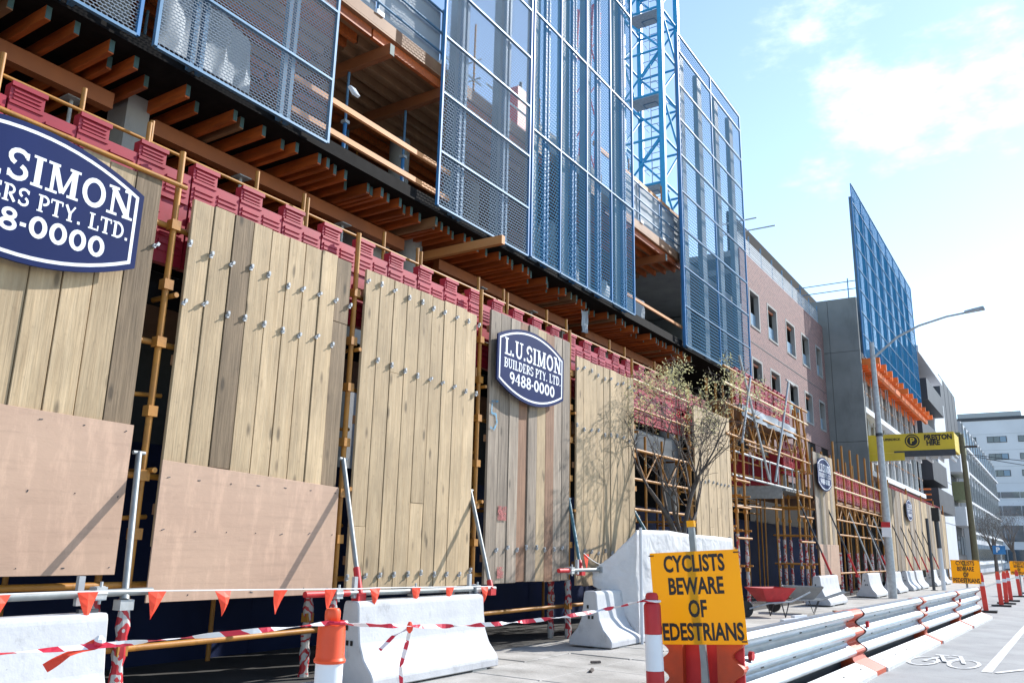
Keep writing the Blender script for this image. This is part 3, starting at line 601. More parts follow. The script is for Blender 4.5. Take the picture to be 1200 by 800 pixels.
# ------------------------------------------------------------------ navy wall at the back of the walkway
nw = thing('navy_hoarding_wall', (-9.35, 20, 0.1), 'dark navy painted site wall behind the covered walkway', 'wall')
y = -4.0
while y < 70: box('sheet', (-9.4, y + .003, 0.1 + gz(y)), (-9.36, y + 2.397, 2.72 + gz(y)), M_NAVY, nw); y += 2.4

# ------------------------------------------------------------------ plank hoarding panels
HX = -7.0
bolt_me = MB().box((0, -.02, -.036), (.022, .012, .0)).box((.0, .0, .002), (.03, .026, .034)).tube((.01, -.004, -.012), (.05, -.004, -.014), .008, 6).mesh('bolt', M_BOLTM)
def panel(y0, y1, z0, z1, kinds, label, bolts=(), sheet=None, split=0.35, x=HX, seed=0):
    rnd = random.Random(seed); g0 = gz(y0)
    p = thing('hoarding_panel', (x, (y0 + y1) / 2, z0 + g0), label, 'hoarding panel', 'timber plank panels along the walkway')
    n = len(kinds); wd = (y1 - y0) / n
    for i, k in enumerate(kinds):
        a = y0 + i * wd + rnd.uniform(.002, .007); b = y0 + (i + 1) * wd - rnd.uniform(.002, .007); t = rnd.uniform(-.01, .008); zt = z1 + rnd.uniform(-.012, .012); zb = z0 + rnd.uniform(-.015, .015)
        cuts = [zb, zt]
        if rnd.random() < split: cuts = [zb, rnd.uniform(zb + .7, zt - .6), zt]
        for c in range(len(cuts) - 1):
            m = k
            MB().box((x - .04 + t, a, cuts[c] + g0 + (.003 if c else 0)), (x + t + rnd.uniform(-.003, .003), b, cuts[c + 1] + g0)).build('plank', m, p, bevel=.004, origin=(x, (a + b) / 2, cuts[c] + g0))
    for zz in (z0 + .3, (z0 + z1) / 2, z1 - .35): box('batten', (x - .10, y0 + .02, zz + g0), (x - .055, y1 - .02, zz + .1 + g0), M_JOISTB, p)
    for (bz, sl, skip) in bolts:
        for i in range(n + 1):
            if i in skip: continue
            o = link('bolt', bolt_me, p, (x + .006, y0 + i * wd + rnd.uniform(-.02, .02), bz + g0 + sl * i + rnd.uniform(-.035, .035))); o.rotation_euler = (rnd.uniform(-.5, .5), 0, 0)
    if sheet:
        za, zb, zr_ = sheet
        MB().add([(x + .012, y0 - .02, za + g0), (x + .012, y1 + .015, za + g0), (x + .012, y1 + .015, zr_ + g0), (x + .012, y0 - .02, zb + g0), (x + .03, y0 - .02, za + g0), (x + .03, y1 + .015, za + g0), (x + .03, y1 + .015, zr_ + g0), (x + .03, y0 - .02, zb + g0)],
                 [(0, 1, 2, 3), (4, 5, 6, 7), (0, 1, 5, 4), (1, 2, 6, 5), (2, 3, 7, 6), (3, 0, 4, 7)]).build('plywood_sheet', M_PLY, p, bevel=.002)
        for i in range(7):
            for zz in (za + .06, (za + zb) / 2, zr_ - .06): tube('screw', (x + .03, y0 + .05 + (y1 - y0 - .1) * i / 6 + rnd.uniform(-.04, .04), zz + g0 + rnd.uniform(-.02, .02)), (x + .033, y0 + .05 + (y1 - y0 - .1) * i / 6, zz + g0), .0045, M_DARKST, p)
    return p
T_, G_, D_, U_, P_ = M_TAN, M_GREY, M_DARK, M_RUST, M_PINK
panel(1.95, 4.40, 1.5, 4.98, [T_, T_, T_, D_, T_, T_, T_, T_, D_], 'plank panel at the left edge carrying the large navy sign', bolts=((4.35, 0, (0, 1, 2, 3, 4, 5, 6, 7)),), sheet=(1.27, 2.62, 2.58), seed=1)
panel(4.77, 7.06, 1.5, 4.95, [T_, T_, D_, T_, T_, T_, T_, T_, D_], 'plank panel with two dark boards and a plywood sheet at its foot', bolts=((4.42, -.006, ()), (3.88, 0, (9,))), sheet=(1.02, 2.30, 2.20), seed=2)
panel(7.33, 9.76, 1.03, 4.95, [T_, T_, T_, T_, T_, T_, T_, T_, T_], 'tall pale plank panel behind the long white concrete barrier', bolts=((4.80, 0, ()), (3.82, -.01, (0,)), (1.22, 0, ())), seed=3)
panel(10.13, 12.64, 1.05, 5.14, [G_, G_, G_, U_, G_, T_, U_, G_, G_], 'weathered grey and brown plank panel carrying the smaller navy sign', bolts=((1.55, 0, (0, 9)),), split=.25, seed=4)
panel(12.88, 15.32, 0.95, 4.95, [T_, T_, T_, T_, T_, T_, T_, T_, T_], 'pale plank panel crossed by tree branch shadows', bolts=((4.75, 0, ()), (3.68, 0, ()), (1.5, 0, (0, 9))), seed=5)
panel(18.70, 21.30, 0.9, 4.98, [T_, T_, T_, T_, T_, T_, T_, T_, T_], 'pale plank panel standing behind the bare branched tree', bolts=((3.2, 0, (0, 9)),), seed=6)
panel(30.3, 33.3, 1.5, 5.15, [G_, G_, T_, G_, D_, T_, G_, T_], 'narrow grey plank panel with oval navy sign beside the scaffold gate', sheet=(0.55, 1.95, 1.95), seed=7)
for i in range(10):
    y = 44.2 + i * 2.62
    nth = ['behind the street lamp pole', 'second to the right of the lamp pole', 'bearing the farthest navy sign', 'just right of the farthest navy sign', 'fifth from the lamp pole', 'sixth from the lamp pole', 'seventh from the lamp pole', 'just behind the dark steel poles', 'next to last before the dark balconies', 'last of the row before the dark balconies'][i]
    panel(y, y + 2.45, .9, 5.0 if i != 9 else 4.7, [[T_, T_, T_, T_], [G_, D_, G_, G_], [T_, G_, T_, T_], [G_, G_, D_, G_], [T_, T_, T_, G_]][i % 5], 'distant plank panel ' + nth, split=.1, seed=20 + i)
# scrap of white plastic caught under the joists
o = cloth('plastic_scrap', (-10.0, 18.65), (-9.95, 18.95), 7.1, 7.7, M_SHEET, None, .05, 6, 8, seed=5); tag(o, 'scrap of white plastic hanging from the formwork joists', 'plastic')
# paint marks on the weathered panel
g = MB()
def yz_line(b, pts, wd, x, dz=0.0):
    for i in range(len(pts) - 1):
        p = Vector((0, *pts[i])); q = Vector((0, *pts[i + 1])); d = (q - p).normalized(); n = Vector((0, -d.z, d.y)) * wd / 2; e = d * wd * .3
        b.add([(x + i * .0006, c.y, c.z) for c in (p - n - e, q - n + e, q + n + e, p + n - e)], [(0, 1, 2, 3)])
M_SPB = mat('blue_spray', (0.12, 0.36, 0.55), rough=.8, var=.3, scale=9); M_SPR = mat('red_spray', (0.44, 0.15, 0.14), rough=.8, var=.3, scale=9)
for m_ in (M_SPB, M_SPR):
    t = m_.node_tree; N = t.nodes; L = t.links; n = N.new('ShaderNodeTexNoise'); n.inputs['Scale'].default_value = 14; n.inputs['Detail'].default_value = 8; n.inputs['Roughness'].default_value = .8; g_ = N.new('ShaderNodeNewGeometry'); L.new(g_.outputs['Position'], n.inputs[0])
    r = N.new('ShaderNodeMapRange'); r.inputs[1].default_value = .40; r.inputs[2].default_value = .60; L.new(n.outputs[0], r.inputs[0]); tr = N.new('ShaderNodeBsdfTransparent'); x = N.new('ShaderNodeMixShader'); L.new(r.outputs[0], x.inputs[0]); L.new(N['Principled BSDF'].outputs[0], x.inputs[2]); L.new(tr.outputs[0], x.inputs[1]); L.new(x.outputs[0], N['Material Output'].inputs[0])
pw = [o for o in COL.objects if o.name.startswith('hoarding_panel') and o.get('label', '').startswith('weathered')][0]
yz_line(g, [(10.36, 3.72), (10.2, 3.70), (10.19, 3.52), (10.30, 3.52), (10.34, 3.40), (10.27, 3.28), (10.17, 3.30)], .035, HX + .011); g.build('spray_mark', M_SPB, pw); MB().box((HX + .008, 10.45, 1.12), (HX + .011, 10.62, 1.28)).build('paint_patch', M_SPR, pw)
MB().box((HX + .008, 10.43, 1.95), (HX + .011, 10.66, 2.16)).build('paint_patch', M_SPR, pw); 

# ------------------------------------------------------------------ company signs: barrel outline, white border, slab-serif lettering
def arc(cx, cy, rx, ry, a0, a1, n=9): return [(cx + rx * math.cos(R(a0 + (a1 - a0) * k / n)), cy + ry * math.sin(R(a0 + (a1 - a0) * k / n))) for k in range(n + 1)]
TK, TN = .19, .10
def stem(x, y0=0, y1=1, s=3, t=TK):
    o = [([(x, y0), (x, y1)], t)]
    if s & 1: o.append(([(x - .19, y0 + .045), (x + .19, y0 + .045)], .09))
    if s & 2: o.append(([(x - .19, y1 - .045), (x + .19, y1 - .045)], .09))
    return o
GL = {
    'L': (.78, stem(.24) + [([(.2, .05), (.72, .05)], .10), ([(.70, .0), (.70, .32)], .09)]),
    'U': (.95, stem(.23, .3, 1, 2) + stem(.74, .3, 1, 2, .12) + [(arc(.485, .32, .25, .27, 180, 360), .14)]),
    'S': (.74, [(arc(.37, .73, .26, .22, 20, 250), .15), (arc(.37, .27, .26, .22, 70, -160), .15), ([(.62, .72), (.62, .95)], .08), ([(.12, .05), (.12, .28)], .08)]),
    'I': (.50, stem(.25)), 'T': (.86, stem(.43, s=1) + [([(.06, .94), (.80, .94)], .11), ([(.08, .72), (.08, .96)], .08), ([(.78, .72), (.78, .96)], .08)]),
    'M': (1.16, stem(.22, t=.11) + stem(.92) + [([(.25, .95), (.56, .08)], .17), ([(.58, .08), (.88, .95)], .10)]),
    'N': (1.0, stem(.22, t=.11) + stem(.80, t=.11) + [([(.2, .93), (.80, .07)], .19)]),
    'O': (.92, [(arc(.46, .5, .33, .43, 0, 360, 20), .16)]), 'D': (.92, stem(.24) + [(arc(.36, .5, .42, .45, -90, 90, 12), .15)]),
    'B': (.84, stem(.24) + [(arc(.42, .73, .27, .21, -90, 90), .13), (arc(.42, .27, .30, .23, -90, 90), .14)]),
    'P': (.80, stem(.24) + [(arc(.40, .70, .29, .25, -90, 90), .14)]),
    'R': (.90, stem(.24) + [(arc(.40, .72, .27, .23, -90, 90), .14), ([(.42, .5), (.76, .06)], .17)]),
    'E': (.80, stem(.24) + [([(.2, .05), (.72, .05)], .1), ([(.2, .95), (.68, .95)], .1), ([(.2, .5), (.55, .5)], .1), ([(.70, 0), (.70, .28)], .08), ([(.66, .74), (.66, 1)], .08)]),
    'Y': (.90, stem(.45, 0, .5, 1) + [([(.45, .45), (.16, .95)], .17), ([(.45, .45), (.74, .95)], .11)]),
    '.': (.34, [([(.16, .0), (.16, .17)], .17)]), '-': (.34, [([(.05, .42), (.28, .42)], .17)]), ' ': (.42, []),
    '9': (.74, [(arc(.37, .68, .23, .24, 0, 360, 16), .17), (arc(.30, .62, .32, .55, 0, -80), .17)]),
    '4': (.80, [([(.54, 0), (.54, 1)], .19), ([(.5, .95), (.08, .33), (.74, .33)], .13)]),
    '8': (.76, [(arc(.38, .74, .21, .19, 0, 360, 16), .16), (arc(.38, .27, .25, .21, 0, 360, 16), .17)]), '0': (.80, [(arc(.40, .5, .26, .41, 0, 360, 18), .19)])}
def serif_text(s, y0, z0, h, width):
    """text in the sign's plane (y, z), facing +x, starting at y0 and fitted to width"""
    tot = sum(GL[c][0] for c in s); k = width / tot; b = MB(); x = y0; lay = 0
    for c in s:
        for pts, t in GL[c][1]:
            closed = len(pts) > 12 and (pts[0][0] - pts[-1][0]) ** 2 + (pts[0][1] - pts[-1][1]) ** 2 < 1e-6
            m = len(pts); L_, R_ = [], []
            for i in range(m):
                a = pts[i - 1] if i else (pts[-2] if closed else pts[0]); d = pts[i + 1] if i < m - 1 else (pts[1] if closed else pts[-1])
                v = Vector((d[0] - a[0], d[1] - a[1])); v.normalize(); n = Vector((-v.y, v.x)) * t / 2
                L_.append((pts[i][0] + n.x, pts[i][1] + n.y)); R_.append((pts[i][0] - n.x, pts[i][1] - n.y))
            xx = .0003 * (lay % 5); lay += 1
            b.add([(xx, x + p[0] * k, z0 + p[1] * h) for p in L_ + R_], [(i, i + 1, m + i + 1, m + i) for i in range(m - 1)])
        x += GL[c][0] * k
    return b
def barrel(w_, he, hm, n=16):
    top = [(-w_ / 2 + w_ * i / n, he + (hm - he) * (1 - (2 * i / n - 1) ** 2)) for i in range(n + 1)]
    return top + [(p[0], -p[1]) for p in reversed(top)]
def sign(y, z, x, label, tilt=0.0):
    s = thing('company_sign', (0, 0, 0), label, 'sign', 'navy company signs on the plank panels')
    bd = MB().prism(barrel(2.04, .355, .60), -.012, .012, 'x').build('board', M_SIGNB, s)
    o1 = barrel(1.94, .325, .555); o2 = barrel(1.88, .305, .525); n = len(o1)
    MB().add([(.0135, *p) for p in o1] + [(.0135, *p) for p in o2], [(k, (k + 1) % n, n + (k + 1) % n, n + k) for k in range(n)]).build('border', M_SIGNW, bd)
    lt = serif_text('L.U.SIMON', -.84, .075, .27, 1.77); lb = serif_text('BUILDERS PTY. LTD.', -.84, -.125, .15, 1.76); nb = serif_text('9488-0000', -.68, -.36, .19, 1.40)
    for b in (lt, lb, nb):
        b.v = [(p[0] + .0135, p[1], p[2]) for p in b.v]; b.build('lettering', M_SIGNW, bd)
    for yy in (-.6, .6): box('bracket', (-.10, yy - .03, -.25), (-.0125, yy + .03, .25), M_GALVM, s)
    s.location = (x, y, z); s.rotation_euler = (R(tilt), 0, 0); return s
sign(3.13, 4.34, -6.88, 'largest navy company sign at the left edge of the picture')
sign(11.15, 4.37, -6.88, 'navy company sign on the weathered plank panel in the middle', tilt=-.6)
sign(31.25, 4.30, -6.86, 'small navy company sign on the narrow panel beside the scaffold gate')
sign(51.3, 3.95, -6.86, 'farthest navy company sign on the distant plank panels')

# ------------------------------------------------------------------ gantry scaffold behind and between the panels
def coupler(p, parent): box('coupler', (p[0] - .045, p[1] - .05, p[2] - .05), (p[0] + .05, p[1] + .05, p[2] + .05), M_OCHRE, parent)
gs = thing('gantry_scaffold', (-8, 9, 0.1), 'ochre tube gantry scaffold behind the near plank panels', 'scaffold')
gaps = (1.8, 4.60, 7.20, 9.94, 12.75, 15.42, 18.58, 21.45)
for i, y in enumerate(gaps):
    tube('standard', (-7.10, y + .04, 0.1), (-7.10, y + .04, 5.42), .032, M_OCHRE, gs)
    tube('standard', (-7.36, y - .09, 0.1), (-7.36, y - .09, 5.36), .032, M_OCHRE, gs)
    tube('standard', (-9.15, y, 0.1), (-9.15, y, 6.75), .03, M_OCHRE, gs)
    tube('standard', (-9.15, y + .9, 4.2), (-9.15, y + .9, 6.75), .03, M_OCHRE, gs)
    for z in (.62, 1.62, 2.15, 2.75, 3.42, 4.0, 4.62): coupler((-7.10, y + .04, z), gs); coupler((-7.36, y - .09, z + .12), gs)
    for z in (2.2, 3.9): tube('transom', (-9.2, y + .1, z), (-7.0, y + .1, z), .026, M_OCHRE, gs)
    for z in (1.75, 2.9): tube('brace_stub', (-7.2, y - .16, z), (-7.2, y + .2, z + .03), .022, M_OCHRE, gs)
    for (dx, dy, zz) in ((0, .04, .95), (-.26, -.09, 1.0)):
        c = MB().path([(-7.10 + dx + .006 * math.sin(k), y + dy, .1 + gz(y) + zz * k / 12) for k in range(13)], [.055 + .010 * math.sin(k * 2.1 + i) for k in range(13)], 9).build('tape_wrap', M_WRAP, gs, smooth=True)
for z, x in ((.62, -7.16), (1.17, -7.16), (2.15, -7.16), (3.42, -7.16), (4.62, -7.16)): tube('ledger', (x, -.5, z), (x, 15.5, z), .03, M_OCHRE, gs)
tube('ledger', (-6.98, .5, 5.02), (-6.98, 4.65, 5.0), .024, M_OCHRE, gs)
for z in (6.42, 5.6): tube('ledger', (-9.08, -1, z), (-9.08, 21.6, z), .022, M_OCHRE, gs)
for y in (3.6, 5.35, 8.0, 10.7, 13.5): tube('guard_post', (-8.95, y, 4.1), (-8.95, y, 6.6), .03, M_OCHRE, gs)
box('deck', (-9.3, -2, 4.0), (-7.42, 21.6, 4.08), M_JOISTB, gs)
box('deck_edge', (-7.42, -2, 3.86), (-7.38, 21.6, 4.09), M_FORMPLY, gs)
for z in (2.35, 2.95, 3.55): tube('ledger', (-7.12, 15.45, z), (-7.12, 18.6, z), .03, M_OCHRE, gs)
for k in range(5): tube('lattice_brace', (-7.12, 15.5 + k * .62, 2.97 if k % 2 else 3.53), (-7.12, 16.12 + k * .62, 3.53 if k % 2 else 2.97), .02, M_OCHRE, gs)
for y in (16.3, 17.2): tube('standard', (-7.2, y, .1), (-7.2, y, 3.9), .028, M_OCHRE, gs)
for z in (4.4, 5.0): tube('guard_rail', (-7.1, 15.4, z), (-7.1, 18.7, z), .024, M_PALEO if z > 4.5 else M_OCHRE, gs)
cloth('dark_sheet', (-7.3, 15.5), (-7.3, 18.6), 3.62, 4.05, M_DARKST, gs, .015, 14, 5, seed=9)

# gate scaffold: tall tower bay with trusses over the vehicle opening
gt = thing('gate_scaffold', (-7.6, 25.8, 0), 'dense ochre scaffold towers and trusses around the site gate', 'scaffold')
for y in (21.75, 22.5, 28.1, 28.8, 29.6):
    for x in (-7.05, -7.75):
        tube('standard', (x, y, .05), (x, y, 6.2 if y < 29 else 5.6), .035, M_OCHRE, gt)
        MB().path([(x, y, .06 + 2.0 * k / 14 + gz(y)) for k in range(15)], [.046 + .012 * math.sin(k * 1.7 + y) for k in range(15)], 8).build('tape_wrap', M_WRAP, gt, smooth=True)
        for z in (1.1, 2.6, 3.4, 4.8): coupler((x, y, z), gt)
    for z in (1.2, 2.1, 3.0, 4.2): tube('transom', (-7.9, y, z), (-6.9, y, z), .025, M_OCHRE, gt)
for (a, b) in ((21.6, 22.8), (28.0, 29.8)):
    for z in (1.9, 2.7, 3.4): tube('ledger', (-7.0, a, z), (-7.0, b, z), .03, M_OCHRE, gt)
for z in (4.55, 5.35, 5.9, 6.35): tube('ledger', (-7.0, 21.0, z), (-7.0, 29.8, z), .032, M_OCHRE if z != 5.9 else M_PALEO, gt)
for k in range(12):
    y = 21.4 + k * .68; za, zb = (4.6, 5.3) if k % 2 else (5.3, 4.6)
    tube('truss_brace', (-7.02, y, za), (-7.02, y + .68, zb), .022, M_OCHRE, gt); tube('truss_brace', (-7.75, y, zb), (-7.75, y + .68, za), .022, M_OCHRE, gt)
for z in (4.58, 5.33): tube('truss_chord', (-7.75, 21.2, z), (-7.75, 29.7, z), .028, M_OCHRE, gt)
for z in (3.55, 4.2): tube('ladder_beam_chord', (-7.15, 21.8, z), (-7.15, 29.2, z), .03, M_GALVM, gt)
for k in range(9): tube('ladder_beam_rung', (-7.15, 22 + k * .85, 3.56), (-7.15, 22 + k * .85, 4.19), .022, M_GALVM, gt)
for (a, b) in (((-7.0, 22.4, 6.9), (-6.9, 24.4, 3.6)), ((-6.95, 25.2, 3.6), (-6.9, 27.2, 7.0)), ((-6.95, 23.2, 6.4), (-6.9, 22.0, 4.4))): tube('raker', a, b, .034, M_GALVM, gt)
for k in range(16):
    y_ = 21.6 + k * .53 + random.uniform(-.1, .1); x_ = random.choice((-7.4, -7.75, -8.3, -8.7)); tube('standard', (x_, y_, 4.2 if 23 < y_ < 27.8 else .1), (x_ + random.uniform(-.05, .05), y_, random.uniform(5.4, 6.5)), .026, M_OCHRE, gt)
for k in range(10): tube('ledger', (random.choice((-7.3, -7.9, -8.5)), 21.5 + random.uniform(0, 3), 2.9 + k * .33), (random.choice((-7.3, -7.9, -8.5)), 26 + random.uniform(0, 3.6), 2.9 + k * .33 + random.uniform(-.05, .05)), .024, M_OCHRE, gt)
tube('raker_head', (-6.9, 26.9, 7.0), (-6.9, 27.8, 6.95), .03, M_GALVM, gt)
tube('raker', (-7.0, 29.0, 6.4), (-7.0, 29.7, 4.2), .04, M_OCHRE, gt); tube('raker', (-7.0, 28.1, 6.3), (-7.0, 28.9, 4.2), .04, M_OCHRE, gt)
box('deck', (-9.3, 21.5, 5.45), (-7.1, 29.8, 5.52), M_JOISTB, gt); box('toe_board', (-7.08, 22.4, 5.35), (-7.04, 28.4, 5.55), M_GALVM, gt)
cloth('hanging_sheet', (-7.0, 22.4), (-7.0, 28.2), 5.2, 5.56, M_SHEET, gt, .05, 24, 4, seed=12)
box('gate_soffit', (-9.4, 27.6, 3.5), (-7.3, 30.2, 3.62), M_CONCD, gt); box('gate_fascia', (-9.4, 27.55, 3.25), (-7.4, 27.59, 3.66), M_GALVM, gt)
for k in range(7): tube('inner_standard', (-9.1 + k * .05, 24 + k * .9, .1), (-9.1 + k * .05, 24 + k * .9, 3.4), .025, M_OCHRE, gt)
for z in (2.85, 3.2): tube('inner_ledger', (-9.1, 23, z), (-8.9, 30, z), .025, M_OCHRE, gt)
lt = thing('work_light', (-8.6, 27, 3.0), 'pale strip light hanging under the site gate', 'lamp'); tube('strip', (-8.8, 26.4, 3.0), (-8.5, 27.8, 3.0), .05, M_SIGNW, lt); tube('hanger', (-8.65, 27.1, 3.0), (-8.65, 27.1, 3.5), .01, M_DARKST, lt)

# right gantry
rg = thing('right_gantry_scaffold', (-7.8, 39, 0), 'ochre lattice gantry scaffold right of the narrow signed panel', 'scaffold')
for y in (33.8, 35.4, 37.0, 38.6, 40.2, 41.8, 43.4, 46, 52, 58, 64, 69.5):
    for x in (-7.05, -8.2):
        tube('standard', (x, y, gz(y)), (x, y, 5.9 + gz(y) if y < 45 else 5.4 + gz(y)), .042, M_OCHRE, rg)
    if y < 45:
        MB().path([(-7.05, y, gz(y) + .1 + 1.6 * k / 8) for k in range(9)], [.065] * 9, 8).build('tape_wrap', M_WRAP, rg, smooth=True)
for z, m in ((.95, M_OCHRE), (2.35, M_OCHRE), (2.9, M_OCHRE), (3.45, M_OCHRE), (4.1, M_PALEO), (4.65, M_PALEO)): tube('ledger', (-7.0, 33.4, z - .11), (-7.0, 44.3, z - .16), .035, m, rg)
for k in range(16):
    y = 33.6 + k * .67; a, b = (2.8, 3.35) if k % 2 else (3.35, 2.8)
    tube('lattice_brace', (-7.08, y, a), (-7.08, y + .67, b), .024, M_OCHRE, rg)
box('deck', (-9.3, 30.3, 3.42), (-7.1, 70, 3.5), M_JOISTB, rg)
for y in (36.2, 39, 41.4): tube('raker', (-7.1, y, 3.2), (-6.5, y + .9, .9), .035, M_GALVM, rg)

# ------------------------------------------------------------------ red castellated plastic barriers
def red_barrier_mesh(n=3, period=.62, h=1.02, tooth=.14):
    b = MB(); ln = n * period - .03
    for i in range(n):
        a = i * period
        b.box((-.05, a, 0), (.05, a + .30, h + tooth)); b.box((-.042, a + .30, 0), (.042, a + period - .005, h))
        b.box((.05, a - .0, h + tooth - .03), (.075, a + .31, h + tooth + .012)); b.box((.05, a + .002, .50), (.068, a + .30, .56)); b.box((.05, a + .002, h - .05), (.062, a + .3, h - .02))
        for k in range(4):
            b.box((.05, a + .03, h - .02 + .038 * k + .012), (.064, a + .27, h - .004 + .038 * k + .012))
            b.box((.042, a + .33, h - .26 + .05 * k), (.056, a + period - .04, h - .235 + .05 * k))
            b.box((.05, a + .03, h - .30 + .055 * k), (.064, a + .27, h - .27 + .055 * k)); b.box((.05, a + .03, .1 + .09 * k), (.064, a + .27, .14 + .09 * k))
        for k in range(4): b.box((.042, a + .33, .12 + .08 * k), (.056, a + period - .04, .16 + .08 * k))
    b.box((.042, 0, h - .34), (.07, ln, h - .30))
    return b.mesh('red_barrier', M_RED, bevel=0)
RBM = red_barrier_mesh()
RBT = red_barrier_mesh(4, .46, .95, .13)
def red(loc, label, me=None, rz=0.0):
    o = link('red_barrier', me or RBM, None, loc); o.rotation_euler = (0, 0, rz); tag(o, label, 'barrier', 'red plastic barriers on the gantry decks'); return o
where = ['red slotted plastic barrier above the large sign at left edge', 'red slotted barrier between the large sign and the two dark boards', 'red slotted barrier above the panel with two dark boards', 'red slotted barrier at the gap right of the two dark boards', 'red slotted barrier above the tall pale panel', 'red slotted barrier at the gap left of the middle sign', 'red slotted barrier just above the middle navy sign', 'red slotted barrier above the branch shadowed panel, left half', 'red slotted barrier above the branch shadowed panel, right end']
for i, t_ in enumerate(where): red((-7.3, 1.5 + i * 1.87 - .35, 4.265), t_)
for i in range(3): red((-7.32, 15.55 + i * 1.5, 3.95 + .25), 'red barrier behind the tree crown, %s from the pale plank panel' % ordinal(i), RBT)
for i in range(3): red((-7.3, 22.7 + i * 1.95, 5.56), '%s red barrier from the left on the highest gate deck' % ordinal(i), RBT)
for i in range(2): red((-7.45 - i * 1.0, 27.55, 3.68), ['right', 'left'][i] + ' red barrier facing the street above the gate opening', red_barrier_mesh(2, .48, .95, .13), R(90))
for i in range(2): red((-7.5, 28.1 + i * 1.0, 4.1), '%s red barrier beside the narrow signed panel' % ['near', 'far'][i], RBT if i == 0 else RBT)
for i in range(6): red((-7.25, 33.8 + i * 1.86, 3.62 - .02 * i), '%s red barrier right of the narrow signed panel' % ordinal(i), RBT)
for i in range(13): red((-7.3, 45.2 + i * 1.9, 4.02 - .01 * i), '%s red barrier tip above the distant plank panels' % ordinal(i), RBT)

# ------------------------------------------------------------------ white concrete barriers
PROF = [(-.33, 0), (.33, 0), (.33, .09), (.30, .15), (.20, .27), (.14, .42), (.115, .60), (.10, .80), (.085, .845), (-.085, .845), (-.10, .80), (-.115, .60), (-.14, .42), (-.20, .27), (-.30, .15), (-.33, .09)]
def conc_barrier(x, y0, ln, label, k=1.0, rz=0.0):
    b = thing('concrete_barrier', (0, 0, 0), label, 'barrier', 'white concrete barriers along the walkway')
    MB().prism([(p[0] * 1.1, p[1] * k) for p in PROF], 0, ln, 'y').build('body', M_WCONC, b, bevel=.012)
    for yy in (.25, ln - .55): box('foot_block', (-.34, yy, -.04), (.36, yy + .3, -.001), M_CONCD, b)
    for (px, pz) in ((-.05, .55), (-.03, .40), (.03, .40)): box('end_socket', (px, -.0125, pz), (px + .035, -.012, pz + .05), M_BLACK, b)
    for yy in (.18, ln - .2): box('lifting_loop', (-.02, yy, .846 * k), (.02, yy + .16, .872 * k), M_DARKST, b)
    b.location = (x, y0, .135 + gz(y0)); b.rotation_euler = (0, 0, rz); return b
conc_barrier(-6.42, 1.55, 2.45, 'white concrete barrier cut off by the left picture edge', k=1.04)
conc_barrier(-6.42, 6.82, 2.32, 'long white concrete barrier behind the orange bollard')
conc_barrier(-6.14, 11.75, 2.4, 'white concrete barrier partly under the white tarpaulin', k=.95)
for i, (y, t_) in enumerate(((26.5, 'white concrete barrier behind the wheelbarrows'), (34.0, 'white concrete barrier just left of the street lamp pole'), (39.2, 'white concrete barrier just right of the street lamp pole'), (43.2, 'second white concrete barrier right of the lamp pole'), (46.2, 'third white concrete barrier right of the lamp pole'), (52, 'white concrete barrier behind the dark steel poles'), (56.5, 'farthest white concrete barrier beside the distant yellow sign'))):
    conc_barrier(-6.25, y, 2.4, t_, k=.98)

# galvanised tubes on the barriers with the raking props that hold the panels
def clampset(x, y, z, parent): MB().box((x - .05, y - .045, z - .05), (x + .05, y + .045, z + .05)).tube((x, y - .05, z), (x, y + .05, z), .055, 8).tube((x + .03, y, z - .08), (x + .03, y, z + .09), .012, 6).build('clamp', M_GALVM, parent)
def barrier_tube(x, y0, y1, z0, z1, label, red_end=0.0):
    o = thing('barrier_tube', (x, y0, z0), label, 'tube', 'steel tubes along the barrier tops')
    MB().tube((x, y0, z0), (x, y1, z1), .030, 12).build('pipe', M_GALV, o, smooth=True)
    if red_end: tube('red_sleeve', (x, y0 - .005, z0), (x, y0 + red_end, z0 + (z1 - z0) * red_end / (y1 - y0)), .0325, M_REDP, o)
    for f_ in (.13, .5, .87): clampset(x, y0 + (y1 - y0) * f_, z0 + (z1 - z0) * f_, o)
    for f_ in (.2, .82): box('stand_plate', (x - .02, y0 + (y1 - y0) * f_, z0 - .06), (x + .02, y0 + (y1 - y0) * f_ + .05, z0 + .16), M_BOLTM, o)
barrier_tube(-6.42, .8, 4.42, 1.13, 1.16, 'galvanised tube on the barrier at the left edge')
barrier_tube(-6.42, 6.15, 9.55, 1.07, 1.03, 'steel tube with red end above the long white barrier', red_end=.62)
barrier_tube(-6.35, 11.15, 13.9, 1.24, 1.24, 'steel tube with red end running into the white tarpaulin', red_end=.35)
def prop(p, q, label, m=M_GALV, foot=.3):
    o = thing('raking_prop', p, label, 'prop', 'raking props holding the plank panels')
    p = Vector(p); q = Vector(q); tube('shaft', p, q, .028, m, o); tube('red_foot', p - (q - p) * .02, p + (q - p) * foot, .038, M_REDP if foot > .01 else M_GALV, o)
    box('foot_plate', p + Vector((-.05, -.06, -.1)), p + Vector((.05, .06, -.02)), M_REDP if foot > .01 else M_GALVM, o); tube('pin', q + Vector((0, -.06, 0)), q + Vector((0, .06, 0)), .018, M_GALVM, o)
    return o
prop((-6.42, 4.18, 1.12), (-7.08, 4.57, 2.35), 'grey raking prop in the gap right of the large sign', foot=.005)
prop((-6.42, 6.93, 1.08), (-7.08, 7.22, 2.55), 'grey raking prop with red foot left of the tall pale panel', foot=.16)
prop((-6.42, 9.45, 1.05), (-7.08, 9.83, 2.35), 'grey raking prop right of the tall pale panel', foot=.06)
M_TEAL = mat('teal_prop', (0.06, 0.16, 0.20), rough=.5)
prop((-6.38, 11.9, 1.26), (-7.08, 12.76, 2.40), 'teal raking prop with red foot beside the weathered panel', m=M_TEAL, foot=.1)
